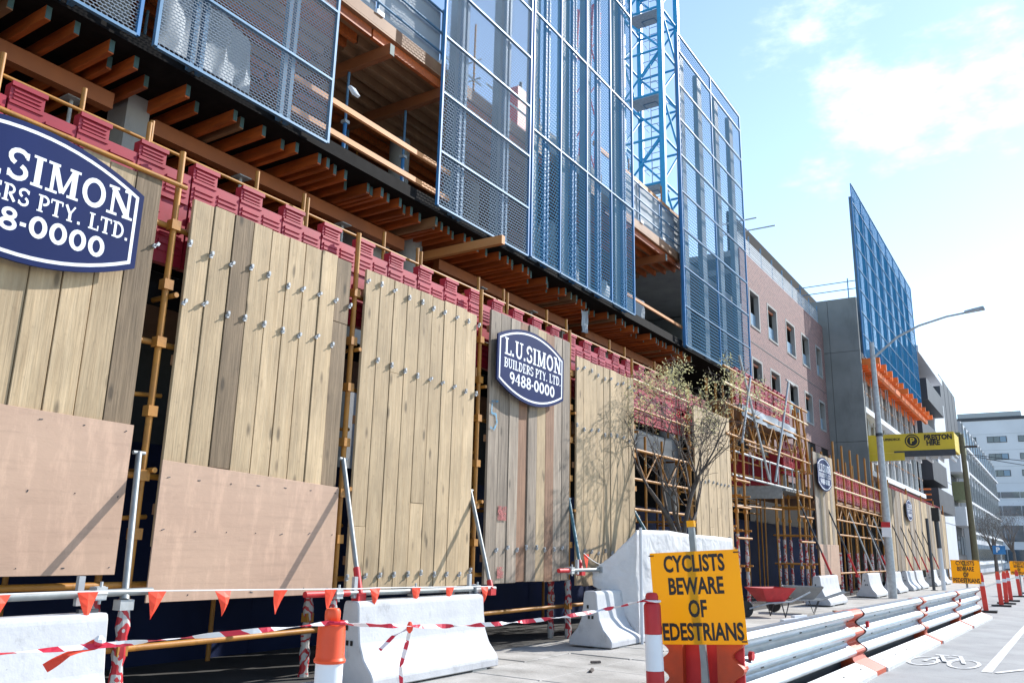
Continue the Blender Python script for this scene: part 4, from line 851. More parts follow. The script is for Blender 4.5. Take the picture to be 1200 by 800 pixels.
prop((-6.4, 15.2, 1.4), (-7.05, 15.38, 2.3), 'dark raking prop rising behind the white tarpaulin', m=M_TEAL, foot=.06)
for i, (y, t_) in enumerate(((28.8, 'dark raking prop left of the narrow signed panel'), (32.8, 'dark raking prop right of the narrow signed panel'), (39.6, 'raking prop behind the street lamp pole'), (46.6, 'first raking prop of the distant panels'), (49.2, 'second raking prop of the distant panels'), (51.8, 'third raking prop of the distant panels'), (54.5, 'fourth raking prop of the distant panels'), (57.3, 'fifth raking prop of the distant panels'))):
    prop((-6.3, y, .95 + gz(y)), (-7.05, y - .6, 3.3 + gz(y)), t_, m=M_DARKST, foot=.3)

# bunting: white cord with orange pennants
bu = thing('bunting', (-6.33, 6, 1.1), 'white cord hung with orange triangular pennants above the barriers', 'bunting')
fy = [1.0, 1.75, 2.45, 3.15, 3.81, 4.41, 5.07, 5.74, 6.41, 7.08, 7.79, 8.44, 9.18]
def cordz(y): return 1.175 - .012 * max(0, y - 3.8) * (1 if y < 12 else 1) * (1.9 if y < 7 else 1.7)
MB().path([(-6.33, .6 + k * .25, cordz(.6 + k * .25) + .005) for k in range(36)], .006, 5).build('cord', M_STRING, bu)
for i, y in enumerate(fy):
    a = random.uniform(-.15, .15); z = cordz(y); wv = random.uniform(-.02, .03)
    b = MB(); pts = []
    for k in range(5):
        s_ = k / 4; hw = .085 * (1 - s_); zz = z - .22 * s_; off = wv * math.sin(s_ * 3) + a * .1 * s_
        pts += [(-6.328 + off, y - hw + a * .2 * s_, zz), (-6.322 + off * 1.4 + .01 * math.sin(s_ * 4), y + a * .2 * s_, zz), (-6.328 + off, y + hw + a * .2 * s_, zz)]
    b.add(pts, [(k * 3 + j, k * 3 + j + 1, k * 3 + j + 4, k * 3 + j + 3) for k in range(4) for j in range(2)])
    o = b.build('pennant', M_FLAG, bu); sm = o.modifiers.new('thick', 'SOLIDIFY'); sm.thickness = .002
b2 = thing('short_bunting', (-6.1, 12.8, 1.3), 'short sagging cord with two orange pennants beside the tarpaulin', 'bunting')
MB().path([(-6.33, 11.9 + k * .15, 1.5 - .75 * k / 6 * (1 - k / 12) * .55) for k in range(7)], .006, 5).build('cord', M_STRING, b2)
for y, z in ((12.0, 1.48), (12.65, 1.31)): MB().prism([(y - .09, z), (y + .09, z), (y + .02, z - .24)], -6.34, -6.336, 'x').build('pennant', M_FLAG, b2)

# ------------------------------------------------------------------ bollards and barrier tape
def bollard_orange(x, y, label):
    o = thing('traffic_bollard', (x, y, 0), label, 'bollard')
    MB().lathe([(.20, .0), (.20, .05), (.12, .09), (.088, .12), (.088, .62)], (x, y, 0), 24).build('base', M_BLACK, o, smooth=True)
    MB().lathe([(.093, .13), (.093, .80)], (x, y, 0), 28).build('reflective_band', M_SIGNW, o, smooth=True)
    MB().lathe([(.092, .795), (.105, .80), (.108, .815), (.10, .83), (.097, .835), (.094, 1.03), (.088, 1.045), (.05, 1.05), (.046, 1.058), (.052, 1.07), (.054, 1.10), (.053, 1.13), (.044, 1.148), (.02, 1.152)], (x, y, 0), 28).build('body', M_ORANGE, o, smooth=True)
    return o
bollard_orange(-4.26, 4.35, 'orange plastic bollard with round knob in the left foreground')
def bollard_red(x, y, label, lean=0.0, h=1.15):
    o = thing('striped_bollard', (x, y, gz(y)), label, 'bollard'); z0 = gz(y)
    MB().lathe([(.22, 0), (.22, .04), (.12, .07)], (x, y, z0), 20).build('base', M_BLACK, o, smooth=True)
    MB().lathe([(.092, .06), (.088, .50)], (x, y, z0), 24).build('body', M_REDP, o, smooth=True)
    MB().lathe([(.088, .502), (.084, .80)], (x, y, z0), 24).build('reflective_band', M_SIGNW, o, smooth=True)
    MB().lathe([(.086, .802), (.084, 1.04), (.072, 1.06), (.058, 1.065), (.058, 1.085), (.064, 1.09), (.064, h - .03), (.05, h - .005), (.02, h)], (x, y, z0), 24).build('cap', M_REDP, o, smooth=True)
    o.rotation_euler = (0, lean, 0); return o
bollard_red(-3.2, 7.42, 'red and white striped bollard in front of the near yellow sign', -.03).scale = (.93, .93, 1.045)
for i, (x, y, h) in enumerate(((-2.15, 30.3, 1.1), (-1.98, 34.8, 1.1), (-1.93, 37.0, 1.1), (-1.9, 39.6, 1.1), (-1.78, 45, 1.1), (-1.7, 50, 1.1))):
    o = thing('lane_delineator', (x, y, gz(y)), '%s red delineator post beyond the steel barrier' % ['nearest', 'second', 'third', 'fourth', 'fifth', 'farthest'][i], 'delineator', 'red delineator posts along the lane'); z0 = gz(y)
    box('base', (x - .3, y - .2, z0), (x + .3, y + .2, z0 + .06), M_BLACK, o); box('blade', (x - .07, y - .03, z0 + .06), (x + .07, y + .03, z0 + h), M_REDOR, o)
    box('reflective_band', (x - .072, y - .034, z0 + .78), (x + .072, y + .034, z0 + .9), M_SIGNW, o); box('handle', (x - .05, y - .02, z0 + h), (x + .05, y + .02, z0 + h + .08), M_ORANGE, o)
    o.rotation_euler = (0, random.uniform(-.08, .03), 0)
def ribbon(name, pts, wd, m, parent, tw=9.0, n=60):
    """flat tape with a slow twist along a sagging line"""
    b = MB(); pts = [Vector(p) for p in pts]
    for i in range(n + 1):
        f_ = i / n * (len(pts) - 1); k = min(int(f_), len(pts) - 2); p = pts[k].lerp(pts[k + 1], f_ - k); d = (pts[k + 1] - pts[k]).normalized()
        sd = d.cross(Vector((0, 0, 1))).normalized(); up = sd.cross(d); a = math.sin(i / n * tw) * 1.2 + math.sin(i / n * tw * 2.7) * .5; q = (up * math.cos(a) + sd * math.sin(a)) * wd / 2
        b.v += [tuple(p - q), tuple(p + q)]
        if i: b.f.append((2 * i - 2, 2 * i - 1, 2 * i + 1, 2 * i))
    o = b.build(name, m, parent); o.modifiers.new('thick', 'SOLIDIFY').thickness = .0015; return o
def sag(p, q, s_, n=9): p = Vector(p); q = Vector(q); return [p.lerp(q, k / n) - Vector((0, 0, s_ * 4 * (k / n) * (1 - k / n))) for k in range(n + 1)]
tp = thing('barrier_tape', (-4, 6, 1), 'twisted red and white tape strung between the bollards', 'tape')
K1 = (-4.22, 4.28, 1.06); K2 = (-3.30, 7.42, 1.13)
ribbon('span', sag((-5.2, 1.6, .95), K1, .02), .033, M_TAPE, tp, 12); ribbon('span', sag(K1, K2, .10), .033, M_TAPE, tp, 22, 90)
MB().path([(K1[0] + .07 * math.cos(t_), 4.35 + .07 * math.sin(t_), 1.06) for t_ in [k * .53 for k in range(13)]], .012, 6).build('loop', M_TAPE, tp); MB().path([(-3.235 + .075 * math.cos(t_), 7.42 + .075 * math.sin(t_), 1.125) for t_ in [k * .53 for k in range(13)]], .012, 6).build('loop', M_TAPE, tp)
KN = (-4.05, 4.93, 1.0)
MB().lathe([(.005, -.04), (.022, -.02), (.024, .01), (.01, .04)], KN, 8).build('knot', M_FLAG, tp)
ribbon('tail', [KN, (-4.18, 4.9, .93), (-4.23, 4.82, .84)], .028, M_TAPE, tp, 3, 16); ribbon('tail', [KN, (-4.13, 5.01, .9), (-4.15, 4.97, .72), (-4.14, 4.98, .55)], .03, M_TAPE, tp, 4, 16)
KL = (-4.72, 2.95, 1.0); MB().lathe([(.005, -.03), (.03, -.01), (.03, .02), (.01, .04)], KL, 8).build('knot', M_TAPE, tp); ribbon('tail', [KL, (-4.76, 2.8, .95), (-4.8, 2.7, .88)], .06, M_FLAG, tp, 2, 10)

# ------------------------------------------------------------------ white tarpaulin shelter round the tree base
M_TARP = mat('white_tarp', (0.80, 0.80, 0.81), rough=.5, scale=2.0, hue2=(0.60, 0.60, 0.62), bump=.5, bscale=9)
tr_ = MATS['white_tarp'].node_tree; Nn = tr_.nodes
_g = Nn.new('ShaderNodeNewGeometry'); _v = Nn.new('ShaderNodeTexVoronoi'); _v.feature = 'DISTANCE_TO_EDGE'; _v.inputs['Scale'].default_value = 2.6; _nn = Nn.new('ShaderNodeTexNoise'); _nn.inputs['Scale'].default_value = 2.0
_ad = Nn.new('ShaderNodeVectorMath'); tr_.links.new(_g.outputs['Position'], _nn.inputs[0]); tr_.links.new(_g.outputs['Position'], _ad.inputs[0]); tr_.links.new(_nn.outputs['Color'], _ad.inputs[1]); tr_.links.new(_ad.outputs[0], _v.inputs[0])
_bp = Nn.new('ShaderNodeBump'); _bp.inputs['Strength'].default_value = .36; _bp.inputs['Distance'].default_value = .07; tr_.links.new(_v.outputs['Distance'], _bp.inputs['Height']); _old = Nn['Principled BSDF'].inputs['Normal'].links[0].from_socket; tr_.links.new(_old, _bp.inputs['Normal']); tr_.links.new(_bp.outputs[0], Nn['Principled BSDF'].inputs['Normal'])
tl = Nn.new('ShaderNodeBsdfTranslucent'); tl.inputs[0].default_value = (.7, .7, .7, 1); ms = Nn.new('ShaderNodeMixShader'); ms.inputs[0].default_value = .22
tr_.links.new(Nn['Principled BSDF'].outputs[0], ms.inputs[1]); tr_.links.new(tl.outputs[0], ms.inputs[2]); tr_.links.new(ms.outputs[0], Nn['Material Output'].inputs[0])
tar = thing('tarpaulin_shelter', (-5.8, 15, .1), 'crumpled white tarpaulin fence around the tree base', 'tarpaulin')
path = [(-6.45, 12.42, .98, 1.22), (-6.12, 12.6, .8, 1.52), (-5.80, 12.78, .16, 1.88), (-5.74, 13.9, .14, 1.90), (-5.80, 15.2, .15, 1.86), (-5.74, 16.4, .13, 1.85), (-5.78, 17.45, .10, 1.83), (-5.9, 17.75, .09, 1.72), (-6.5, 18.3, .08, 1.5)]
b = MB(); nx, nzz = 90, 22; rnd = random.Random(4); ph = [rnd.uniform(0, 6.3) for _ in range(8)]
for i in range(nx + 1):
    f_ = i / nx * (len(path) - 1); k = min(int(f_), len(path) - 2); s_ = f_ - k; A, B = path[k], path[k + 1]; x, y, za, zb = [A[j] + (B[j] - A[j]) * s_ for j in range(4)]
    for j in range(nzz + 1):
        t_ = j / nzz; e = (.3 + .7 * math.sin(math.pi * min(1, t_ * 1.15)))
        q = .017 * e * (.6 * math.sin(f_ * 3.1 + t_ * 4.5 + ph[0]) + .6 * math.sin(f_ * 7.3 - t_ * 6 + ph[1]) + .35 * math.sin(f_ * 15 + t_ * 3 + ph[2]) + .55 * math.sin(t_ * 17 + f_ * 6 + ph[3]) * math.sin(f_ * 3 + 1) + .6 * abs(math.sin(f_ * 11 + ph[4] - t_ * 7)) + .35 * math.sin(f_ * 31 + t_ * 12) + 1.1 * t_ ** 3 * math.sin(f_ * 46) + .9 * math.sin(f_ * 8 + t_ * 2.5)); b.v.append((x + q, y + q * .3, za + (zb - za) * t_))
for i in range(nx):
    for j in range(nzz): a = i * (nzz + 1) + j; b.f.append((a, a + nzz + 1, a + nzz + 2, a + 1))
o = b.build('sheet', M_TARP, tar, smooth=True); o.modifiers.new('thick', 'SOLIDIFY').thickness = .004
tube('post', (-5.74, 12.76, .1), (-5.74, 12.76, 1.92), .026, M_WWALL, tar); tube('post', (-5.84, 17.5, .05), (-5.84, 17.5, 1.86), .03, M_GALVM, tar); tube('top_rail', (-5.84, 12.8, 1.86), (-5.84, 17.5, 1.82), .02, M_GALVM, tar)

# ------------------------------------------------------------------ yellow warning signs
def warn_sign(x, y, z0, w_, h_, label, lines, ts, px=0.0, ptop=.32, tilt=0.0, pbot=None):
    s = thing('warning_sign', (0, 0, 0), label, 'sign', 'yellow cyclist warning signs')
    nX = 10; b = MB(); vs_ = []
    for side in (0, .004):
        for i in range(nX + 1):
            for j in range(2): vs_.append((-w_ / 2 + w_ * i / nX, side - .012 * math.cos((i / nX - .5) * 3.1), j * h_ - (.0 if j else 0)))
    m_ = 2 * (nX + 1); fs_ = []
    for i in range(nX): a = 2 * i; fs_ += [(a, a + 2, a + 3, a + 1), (m_ + a, m_ + a + 1, m_ + a + 3, m_ + a + 2), (a, m_ + a, m_ + a + 2, a + 2), (a + 1, a + 3, m_ + a + 3, m_ + a + 1)]
    fs_ += [(0, 1, m_ + 1, m_), (2 * nX, m_ + 2 * nX, m_ + 2 * nX + 1, 2 * nX + 1)]
    b.add(vs_, fs_); bd = b.build('board', M_YELLOW, s)
    for i, (tx, dx) in enumerate(lines): put_text(tx, ts * 1.14, ts * .034, M_BLACK, bd, (dx, -.0155, h_ * (.86 - .245 * i)), FY, sx=.66)
    for (ax_, az_) in ((-.48, .97), (.48, .97), (.47, .03)): tube('tie', (ax_ * w_ - .025, -.015, az_ * h_), (ax_ * w_ + .025, -.015, az_ * h_), .006, M_BLACK, s)
    zb_ = -(z0 - gz(y)) if pbot is None else pbot
    box('post', (px - .028, .012, zb_), (px + .028, .06, h_ + ptop - .06), M_GALV, s); box('post_cap', (px - .036, .004, h_ + ptop - .06), (px + .036, .068, h_ + ptop), M_YELLOW, s)
    s.location = (x, y, z0); s.rotation_euler = (0, R(tilt), R(4)); return s
warn_sign(-2.93, 7.85, .735, .87, .845, 'near yellow sign warning cyclists, fixed to the steel barrier end', [('CYCLISTS', .0), ('BEWARE', -.0), ('OF', .0), ('PEDESTRIANS', -.012)], .186, px=.0, ptop=.29, tilt=-4)
warn_sign(-2.42, 28.2, .80, .74, .66, 'second yellow cyclist sign at the far end of the steel barrier', [('CYCLISTS', 0), ('BEWARE', 0), ('OF', 0), ('PEDESTRIANS', 0)], .15, ptop=.0, tilt=0)
warn_sign(-1.75, 46, .78, .72, .60, 'farthest yellow warning sign at the right picture edge', [('CYCLISTS', 0), ('BEWARE', 0), ('OF', 0), ('PEDESTRIANS', 0)], .14, ptop=.0)

# ------------------------------------------------------------------ steel road barrier
GP = [(.0, .80), (.06, .825), (.12, .81), (.155, .775), (.155, .72), (.05, .655), (.035, .615), (.05, .585), (.14, .545), (.152, .515), (.14, .485), (.05, .415), (.035, .375), (.05, .345), (.14, .305), (.152, .275), (.135, .245), (.06, .225)]
GP = [(.0, .80), (.05, .825), (.105, .818)] + [(.088 + .064 * math.cos(2 * math.pi * (z_ - .755) / .24), z_) for z_ in [.79 - .0233 * k for k in range(25)]]
M_WSTEEL = mat('pale_barrier_steel', (0.33, 0.37, 0.41), rough=.34, metal=.8, scale=5, var=.14)
M_BASEW = mat('barrier_base_white', (0.66, 0.67, 0.67), rough=.6, scale=5, hue2=(.5, .5, .5))
def steel_barrier(y0, y1, label, first=False):
    s = thing('steel_barrier', (0, 0, 0), label, 'guardrail', 'steel road barrier sections')
    ln = y1 - y0
    outer = GP; inner = [(x - .008, z) for x, z in reversed(GP)]
    MB().prism(outer + inner, .12, ln - .12, 'y').build('rail', M_WSTEEL, s, smooth=True)
    MB().prism([(-x - .06, z - .03) for x, z in outer] + [(-x - .06, z - .03) for x, z in inner], .12, ln - .12, 'y').build('rail', M_WSTEEL, s, smooth=True)
    box('top_plate', (-.08, .12, .745), (.03, ln - .12, .76), M_GALVM, s)
    MB().prism([(.13, .15), (.145, .16), (.40, .05), (.40, .0), (.385, .0), (.13, .135)], .14, ln - .16, 'y').build('base_ramp', M_BASEW, s); MB().prism([(-.19, .15), (-.205, .16), (-.46, .05), (-.46, .0), (-.445, .0), (-.19, .135)], .14, ln - .16, 'y').build('base_ramp', M_BASEW, s)
    box('web', (-.075, .2, .05), (-.045, ln - .2, .75), M_DARKST, s)
    k = .5
    while k < ln - .3:
        box('slot', (.255, k, .108), (.277, k + .05, .114), M_BLACK, s).rotation_euler = (0, R(23), 0); k += .9
    k = .7
    while k < ln - .4:
        box('bolt_slot', (.0875, k, .4435), (.093, k + .09, .4565), M_BLACK, s); box('bolt_slot', (.0875, k + .3, .682), (.093, k + .37, .695), M_BLACK, s); k += 1.1
    def plate(ya, yb, nm, dx=.02):
        o = [(x + dx, z) for x, z in GP]; MB().prism([(-.1, .8)] + o + [(.13, .17), (.38, .06), (.38, 0), (-.44, 0), (-.44, .06), (-.2, .17), (-.2, .76)], ya, yb, 'y').build(nm, M_DIRTST, s, smooth=False)
    if y0 < 12: plate(-.02, .115, 'end_plate')
    elif y0 < 14: plate(-.62, .10, 'joint_plate', -.02); plate(ln - .1, ln - .025, 'end_plate')
    else: plate(-.04, .115, 'end_plate'); plate(ln - .1, ln - .06, 'end_plate')
    MB().tube((.11, .32, .60), (.15, .32, .60), .045, 14).build('reflector', M_REDP, s, smooth=True)
    s.location = (-2.80 + .032 * (y0 - 8), y0, gz(y0)); s.rotation_euler = (math.atan(-.005) if y0 > 11 else 0, 0, -math.atan(.032)); return s
s0 = steel_barrier(8.15, 12.75, 'nearest steel barrier section beside the yellow sign')
steel_barrier(13.15, 18.2, 'second steel barrier section after the big orange joint'); steel_barrier(18.25, 22.9, 'third steel barrier section along the road'); steel_barrier(22.95, 27.3, 'farthest steel barrier section ending at the second yellow sign')
te = thing('barrier_terminal', (-2.95, 7.95, 0), 'chipped orange end terminal of the steel barrier under the sign', 'terminal')
for (dx) in (-.34, .24): MB().prism([(dx + p[0] * .9 * (1 if dx > 0 else -1) - 2.95, p[1]) for p in GP] + [(dx - 2.95 + (.1 if dx > 0 else -.1), .0), (dx - 2.95 - (.12 if dx > 0 else -.12), .0), (dx - 2.95 - (.12 if dx > 0 else -.12), .8)], 7.98, 8.06, 'y').build('flange', M_DIRTST, te)
box('back_plate', (-3.3, 8.065, .05), (-2.6, 8.09, .74), M_REDP, te); tube('pin', (-2.95, 7.95, 0), (-2.95, 7.95, .74), .03, M_GALVM, te)

# ------------------------------------------------------------------ street lamp
lp = thing('street_lamp', (-5.45, 34.6, 0), 'tall grey street lamp with curved arm over the road', 'street lamp'); z0 = gz(34.6)
MB().path([(-5.45, 34.6, z0), (-5.45, 34.6, .9), (-5.45, 34.6, 2.2), (-5.45, 34.6, 6), (-5.45, 34.6, 9.75)], [.16, .16, .145, .115, .085], 14).build('pole', M_GALVM, lp, smooth=True)
arm_ = MB().path([(-5.45, 34.6, 9.1), (-5.2, 34.6, 9.3), (-4.5, 34.6, 9.86), (-3.7, 34.6, 10.22), (-2.7, 34.6, 10.46), (-2.0, 34.6, 10.53)], [.05, .05, .045, .042, .04, .038], 10).build('arm', M_GALVM, lp, smooth=True)
MB().add([(-2.1, 34.5, 10.50), (-2.1, 34.7, 10.50), (-1.4, 34.48, 10.56), (-1.4, 34.72, 10.56), (-2.1, 34.52, 10.6), (-2.1, 34.68, 10.6), (-1.45, 34.5, 10.7), (-1.45, 34.7, 10.7)], [(0, 1, 3, 2), (4, 5, 7, 6), (0, 1, 5, 4), (2, 3, 7, 6), (0, 2, 6, 4), (1, 3, 7, 5)]).build('lamp_head', M_GALVM, arm_, bevel=.02)
tube('collar', (-5.45, 34.6, 6.0), (-5.45, 34.6, 6.12), .14, M_DARKST, lp); box('notice', (-5.62, 34.42, 2.2), (-5.30, 34.43, 2.75), M_SIGNW, lp); box('notice_band', (-5.62, 34.412, 2.55), (-5.30, 34.419, 2.75), M_REDP, lp)

# ------------------------------------------------------------------ near tree: grey limbs, sprays of young yellow-green leaves
def branches(rnd, p, d, ln, r, lvl, B, tips, spread=.55, up=.25):
    n = 4; pts = [Vector(p)]; rs = [r]; d = Vector(d).normalized()
    for k in range(n):
        d = (d + Vector((rnd.uniform(-1, 1), rnd.uniform(-1, 1), rnd.uniform(-.4, 1) * up * 2)) * .17).normalized(); pts.append(pts[-1] + d * ln / n); rs.append(r * (1 - .5 * (k + 1) / n))
    B.path(pts, rs, 6 if lvl < 2 else 4)
    if lvl >= 4: tips.append(pts[-1]); tips.append(pts[-2]); return
    for c in range(3 if lvl < 3 else 3):
        k = rnd.choice((2, 3, 4)) if c else n
        nd = (d + Vector((rnd.uniform(-1, 1), rnd.uniform(-1, 1), rnd.uniform(-.3, .8))) * spread).normalized(); branches(rnd, pts[k], nd, ln * rnd.uniform(.6, .82), rs[k] * .72, lvl + 1, B, tips, spread, up)
def leaf_cloud(rnd, centres, n, rad, size, B):
    for _ in range(n):
        c = rnd.choice(centres); p = c + Vector((rnd.gauss(0, rad), rnd.gauss(0, rad), rnd.gauss(0, rad))); u = Vector((rnd.uniform(-1, 1), rnd.uniform(-1, 1), rnd.uniform(-1, 1))).normalized(); v = u.orthogonal().normalized(); s_ = size * rnd.uniform(.6, 1.4)
        B.add([p, p + u * s_ + v * s_ * .3, p + u * s_ * 1.5, p + u * s_ - v * s_ * .3], [(0, 1, 2, 3)])
te_ = thing('street_tree', (-6.25, 15.85, .1), 'bare branched tree with pale yellow young leaves behind the tarpaulin', 'tree')
rnd = random.Random(7); TB = MB(); tips = []
TB.path([(-6.25, 15.85, .1), (-6.27, 15.82, .8), (-6.25, 15.85, 1.5)], [.17, .14, .13], 10)
for d, ln, r in (((-.05, -.35, 1), 1.5, .072), ((.05, .2, 1), 1.45, .06), ((.15, .75, .9), 1.4, .06), ((.1, -.75, 1), 1.35, .055), ((.1, .1, 1), 1.6, .065)): branches(rnd, (-6.25, 15.85, 1.45), d, ln, r, 1, TB, tips, .6, .3)
for t_ in tips:
    for _ in range(3):
        d_ = Vector((rnd.uniform(-1, 1), rnd.uniform(-1.2, .8), rnd.uniform(-.3, 1))).normalized() * rnd.uniform(.12, .3); TB.path([t_, t_ + d_ * .6 + Vector((0, 0, .02)), t_ + d_], [.006, .005, .003], 3)
TB.build('trunk', M_BARK, te_, smooth=True)
LB = MB(); hi = [t_ for t_ in tips if t_.z > 4.15]; hi = [c + Vector((rnd.gauss(0, .12), rnd.gauss(0, .12), rnd.gauss(0, .12))) for c in hi for _ in range(2) if rnd.random() < .6]; leaf_cloud(rnd, hi, 3600, .07, .034, LB); leaf_cloud(rnd, [t_ for t_ in tips if t_.z > 3.0], 260, .08, .026, LB)
tag(LB.build('crown', M_BLOSS, te_), kind='stuff')

# ------------------------------------------------------------------ wheelbarrows and loose timber by the gate
def barrow(x, y, m, label, rz):
    o = thing('wheelbarrow', (0, 0, 0), label, 'wheelbarrow')
    t0 = [(-.16, -.28), (.16, -.28), (.22, .22), (-.22, .22)]; t1 = [(-.31, -.55), (.31, -.55), (.36, .48), (-.36, .48)]
    vs_ = [(p[0], p[1], .36) for p in t0] + [(p[0], p[1], .68) for p in t1] + [(p[0] * .95, p[1] * .96, .68) for p in t1] + [(p[0] * .9, p[1] * .9, .385) for p in t0]
    MB().add(vs_, [(3, 2, 1, 0)] + [(k, (k + 1) % 4, 4 + (k + 1) % 4, 4 + k) for k in range(4)] + [(4 + k, 4 + (k + 1) % 4, 8 + (k + 1) % 4, 8 + k) for k in range(4)] + [(8 + k, 8 + (k + 1) % 4, 12 + (k + 1) % 4, 12 + k) for k in range(4)] + [(12, 13, 14, 15)]).build('tray', m, o)
    for s_ in (-1, 1):
        MB().path([(s_ * .06, -.75, .2), (s_ * .22, -.3, .33), (s_ * .27, .4, .36), (s_ * .30, 1.0, .58)], .02, 6).build('handle', M_GALVM, o); MB().path([(s_ * .24, .1, .34), (s_ * .25, .2, .0), (s_ * .24, .35, .35)], .016, 6).build('leg', M_DARKST, o)
    MB().lathe([(.05, -.04), (.17, -.045), (.19, 0), (.17, .045), (.05, .04)], (0, 0, 0), 18).build('wheel', M_BLACK, o).rotation_euler = (0, R(90), 0); [c for c in o.children if c.name.startswith('wheel')][0].location = (0, -.78, .19)
    o.location = (x, y, .1 + gz(y)); o.rotation_euler = (0, 0, rz); return o
barrow(-6.05, 21.0, M_REDP, 'red wheelbarrow standing by the site gate', R(-30)); barrow(-5.75, 23.0, M_CONC, 'pale grey wheelbarrow right of the red one', R(-75))
for i, (x, y, a, t_) in enumerate(((-5.2, 20.5, -15, 'long grey timber lying behind the nearest steel barrier'), (-4.9, 23.0, 25, 'short brown timber offcut near the wheelbarrows'), (-4.7, 25.5, 5, 'brown timber offcut before the gate barrier'))):
    o = MB().box((-.05, -.9 + .3 * i, 0), (.05, .9 - .3 * i, .05)).box((-.12, -.3, .051), (-.02, .25, .1)).build('timber_offcut', M_JOISTB if i else M_WWALL, origin=(0, 0, 0)); o.location = (x, y, .11 + gz(y)); o.rotation_euler = (0, 0, R(a)); tag(o, t_, 'timber')

for i, (x, y, a, l_, t_) in enumerate(((-5.0, 9.6, 20, .22, 'dark wood splinter on the footpath right of the long barrier'), (-5.3, 10.3, -35, .14, 'small dark chip on the footpath before the weathered panel'), (-4.7, 10.9, 70, .18, 'brown stick on the footpath left of the striped bollard'))):
    o = MB().prism([(-.02, 0), (.025, 0), (.015, .025), (-.01, .03)], -l_ / 2, l_ / 2, 'y').build('wood_splinter', M_BARK, origin=(0, 0, 0)); o.location = (x, y, .12); o.rotation_euler = (0, 0, R(a)); tag(o, t_, 'litter')
# ------------------------------------------------------------------ dark poles, telegraph pole and cables
dp = thing('dark_steel_pole', (-5.3, 45.5, 0), 'slim dark steel pole before the distant plank panels', 'pole'); MB().path([(-5.32, 45.5, gz(45)), (-5.35, 45.5, 3.3)], .07, 8).build('shaft', M_DARKST, dp); box('base', (-5.45, 45.35, gz(45)), (-5.15, 45.65, gz(45) + .12), M_DARKST, dp)
dq = thing('stacked_mast', (-4.95, 46.5, 0), 'thick black headed mast beside the slim dark pole', 'mast')
MB().path([(-5.0, 46.5, gz(46)), (-5.02, 46.5, 1.9)], .10, 8).build('shaft', M_WWALL, dq); MB().path([(-5.02, 46.5, 1.9), (-5.05, 46.5, 3.2)], .11, 8).build('sleeve', M_DARKST, dq); box('head', (-5.22, 46.3, 3.2), (-4.88, 46.7, 3.85), M_BLACK, dq)
M_DARKBR = mat('weathered_pole', (0.16, 0.14, 0.085), rough=.9)
tg = thing('telegraph_pole', (-5.75, 75, 0), 'brown timber telegraph pole beyond the plank panels', 'telegraph pole')
MB().path([(-5.65, 75, gz(75)), (-5.7, 75, 6), (-5.75, 75, 11)], [.26, .21, .17], 10).build('pole', M_DARKBR, tg, smooth=True); box('crossarm', (-6.8, 74.9, 9.9), (-4.7, 75.05, 10.06), M_BARK, tg)
for k in range(4):
    x = -6.6 + k * .6; tube('insulator', (x, 74.97, 10.06), (x, 74.97, 10.22), .045, M_WWALL, tg)
for i, (p, q, s_, t_) in enumerate((((-6.6, 75, 9.6), (-9.0, 60, 8.4), .3, 'service cable from the telegraph pole to the precast building'), ((-5.4, 75, 9.4), (16, 82, 8.6), .7, 'upper cable crossing the street from the telegraph pole'), ((-5.0, 75, 9.2), (16, 90, 8.2), .8, 'lower cable crossing the street from the telegraph pole'))):
    tag(MB().path(sag(p, q, s_, 14), .028, 5).build('overhead_cable', M_DARKST), t_, 'cable')

# ------------------------------------------------------------------ far buildings
def facade_windows(parent, x, ys, zs, m=M_GLASS, fr=M_DARKST):
    for (a, b) in ys:
        for (c, d) in zs:
            w_ = MB().box((x + .01, a, c), (x + .05, b, d)).build('window', fr, parent); box('pane', (x + .051, a + .08, c + .08), (x + .055, b - .08, d - .08), m, w_)
bD = thing('balcony_building', (-12, 84, 0), 'white and charcoal apartment building with boxy dark balconies', 'building')
box('wall', (-25, 71.5, gz(80)), (-10.2, 84, 16.2), M_DKWALL, bD); box('eave', (-22, 71, 17.2), (-7.8, 87, 17.75), M_PALE, bD); box('recess_wall', (-22, 71.6, 16.2), (-9.4, 86.5, 17.19), M_RUST, bD)
box('fin_wall', (-11, 82.5, gz(80)), (-8.4, 92, 16.0), M_PALE, bD)
for k in range(4): box('cladding_panel', (-8.39, 82.6, .5 + k * 3.9), (-8.33, 91.9, 4.3 + k * 3.9), M_PALE, bD)
for (z, y0_, y1_, x) in ((13.6, 72.5, 83.5, -7.6), (10.4, 72.5, 82.0, -8.2), (7.3, 73, 83, -7.8), (4.9, 72.5, 83.5, -7.5)):
    box('balcony', (-10.3, y0_, z), (x, y1_, z + .2), M_DKWALL, bD); MB().box((x - .12, y0_, z + .2), (x, y1_, z + 1.75)).box((-10.2, y0_, z + .2), (x - .121, y0_ + .12, z + 1.75)).build('balcony_front', M_DKWALL, bD)
    for a in (74, 77, 80): box('balcony_door', (-10.19, a, z + .25), (-10.12, a + 2.2, z + 2.5), M_GLASS, bD)
for z in (5.6, 6.0, 6.4): box('timber_slat', (-9.5, 71.3, z), (-7.9, 71.4, z + .12), M_ORFORM, bD)
bE = thing('dark_fin_building', (-12, 100, 0), 'tall dark building with olive balcony boxes beyond the white eave', 'building')
box('wall', (-25, 92.2, gz(95)), (-9.0, 108, 19.6), M_DKWALL, bE)
for k in range(4): box('dark_panel', (-8.99, 92.4 + k * 3.9, 13.2 - .4 * k), (-8.5, 96.0 + k * 3.9, 19.4), M_DKWALL, bE)
for k, z in enumerate((4.5, 7.2, 9.9, 12.4)): box('balcony_box', (-8.98, 96.5 + (k % 2) * 3, z), (-7.7, 106 - (k % 2), z + 1.9), M_OLIVE if k % 2 else M_PALE, bE)
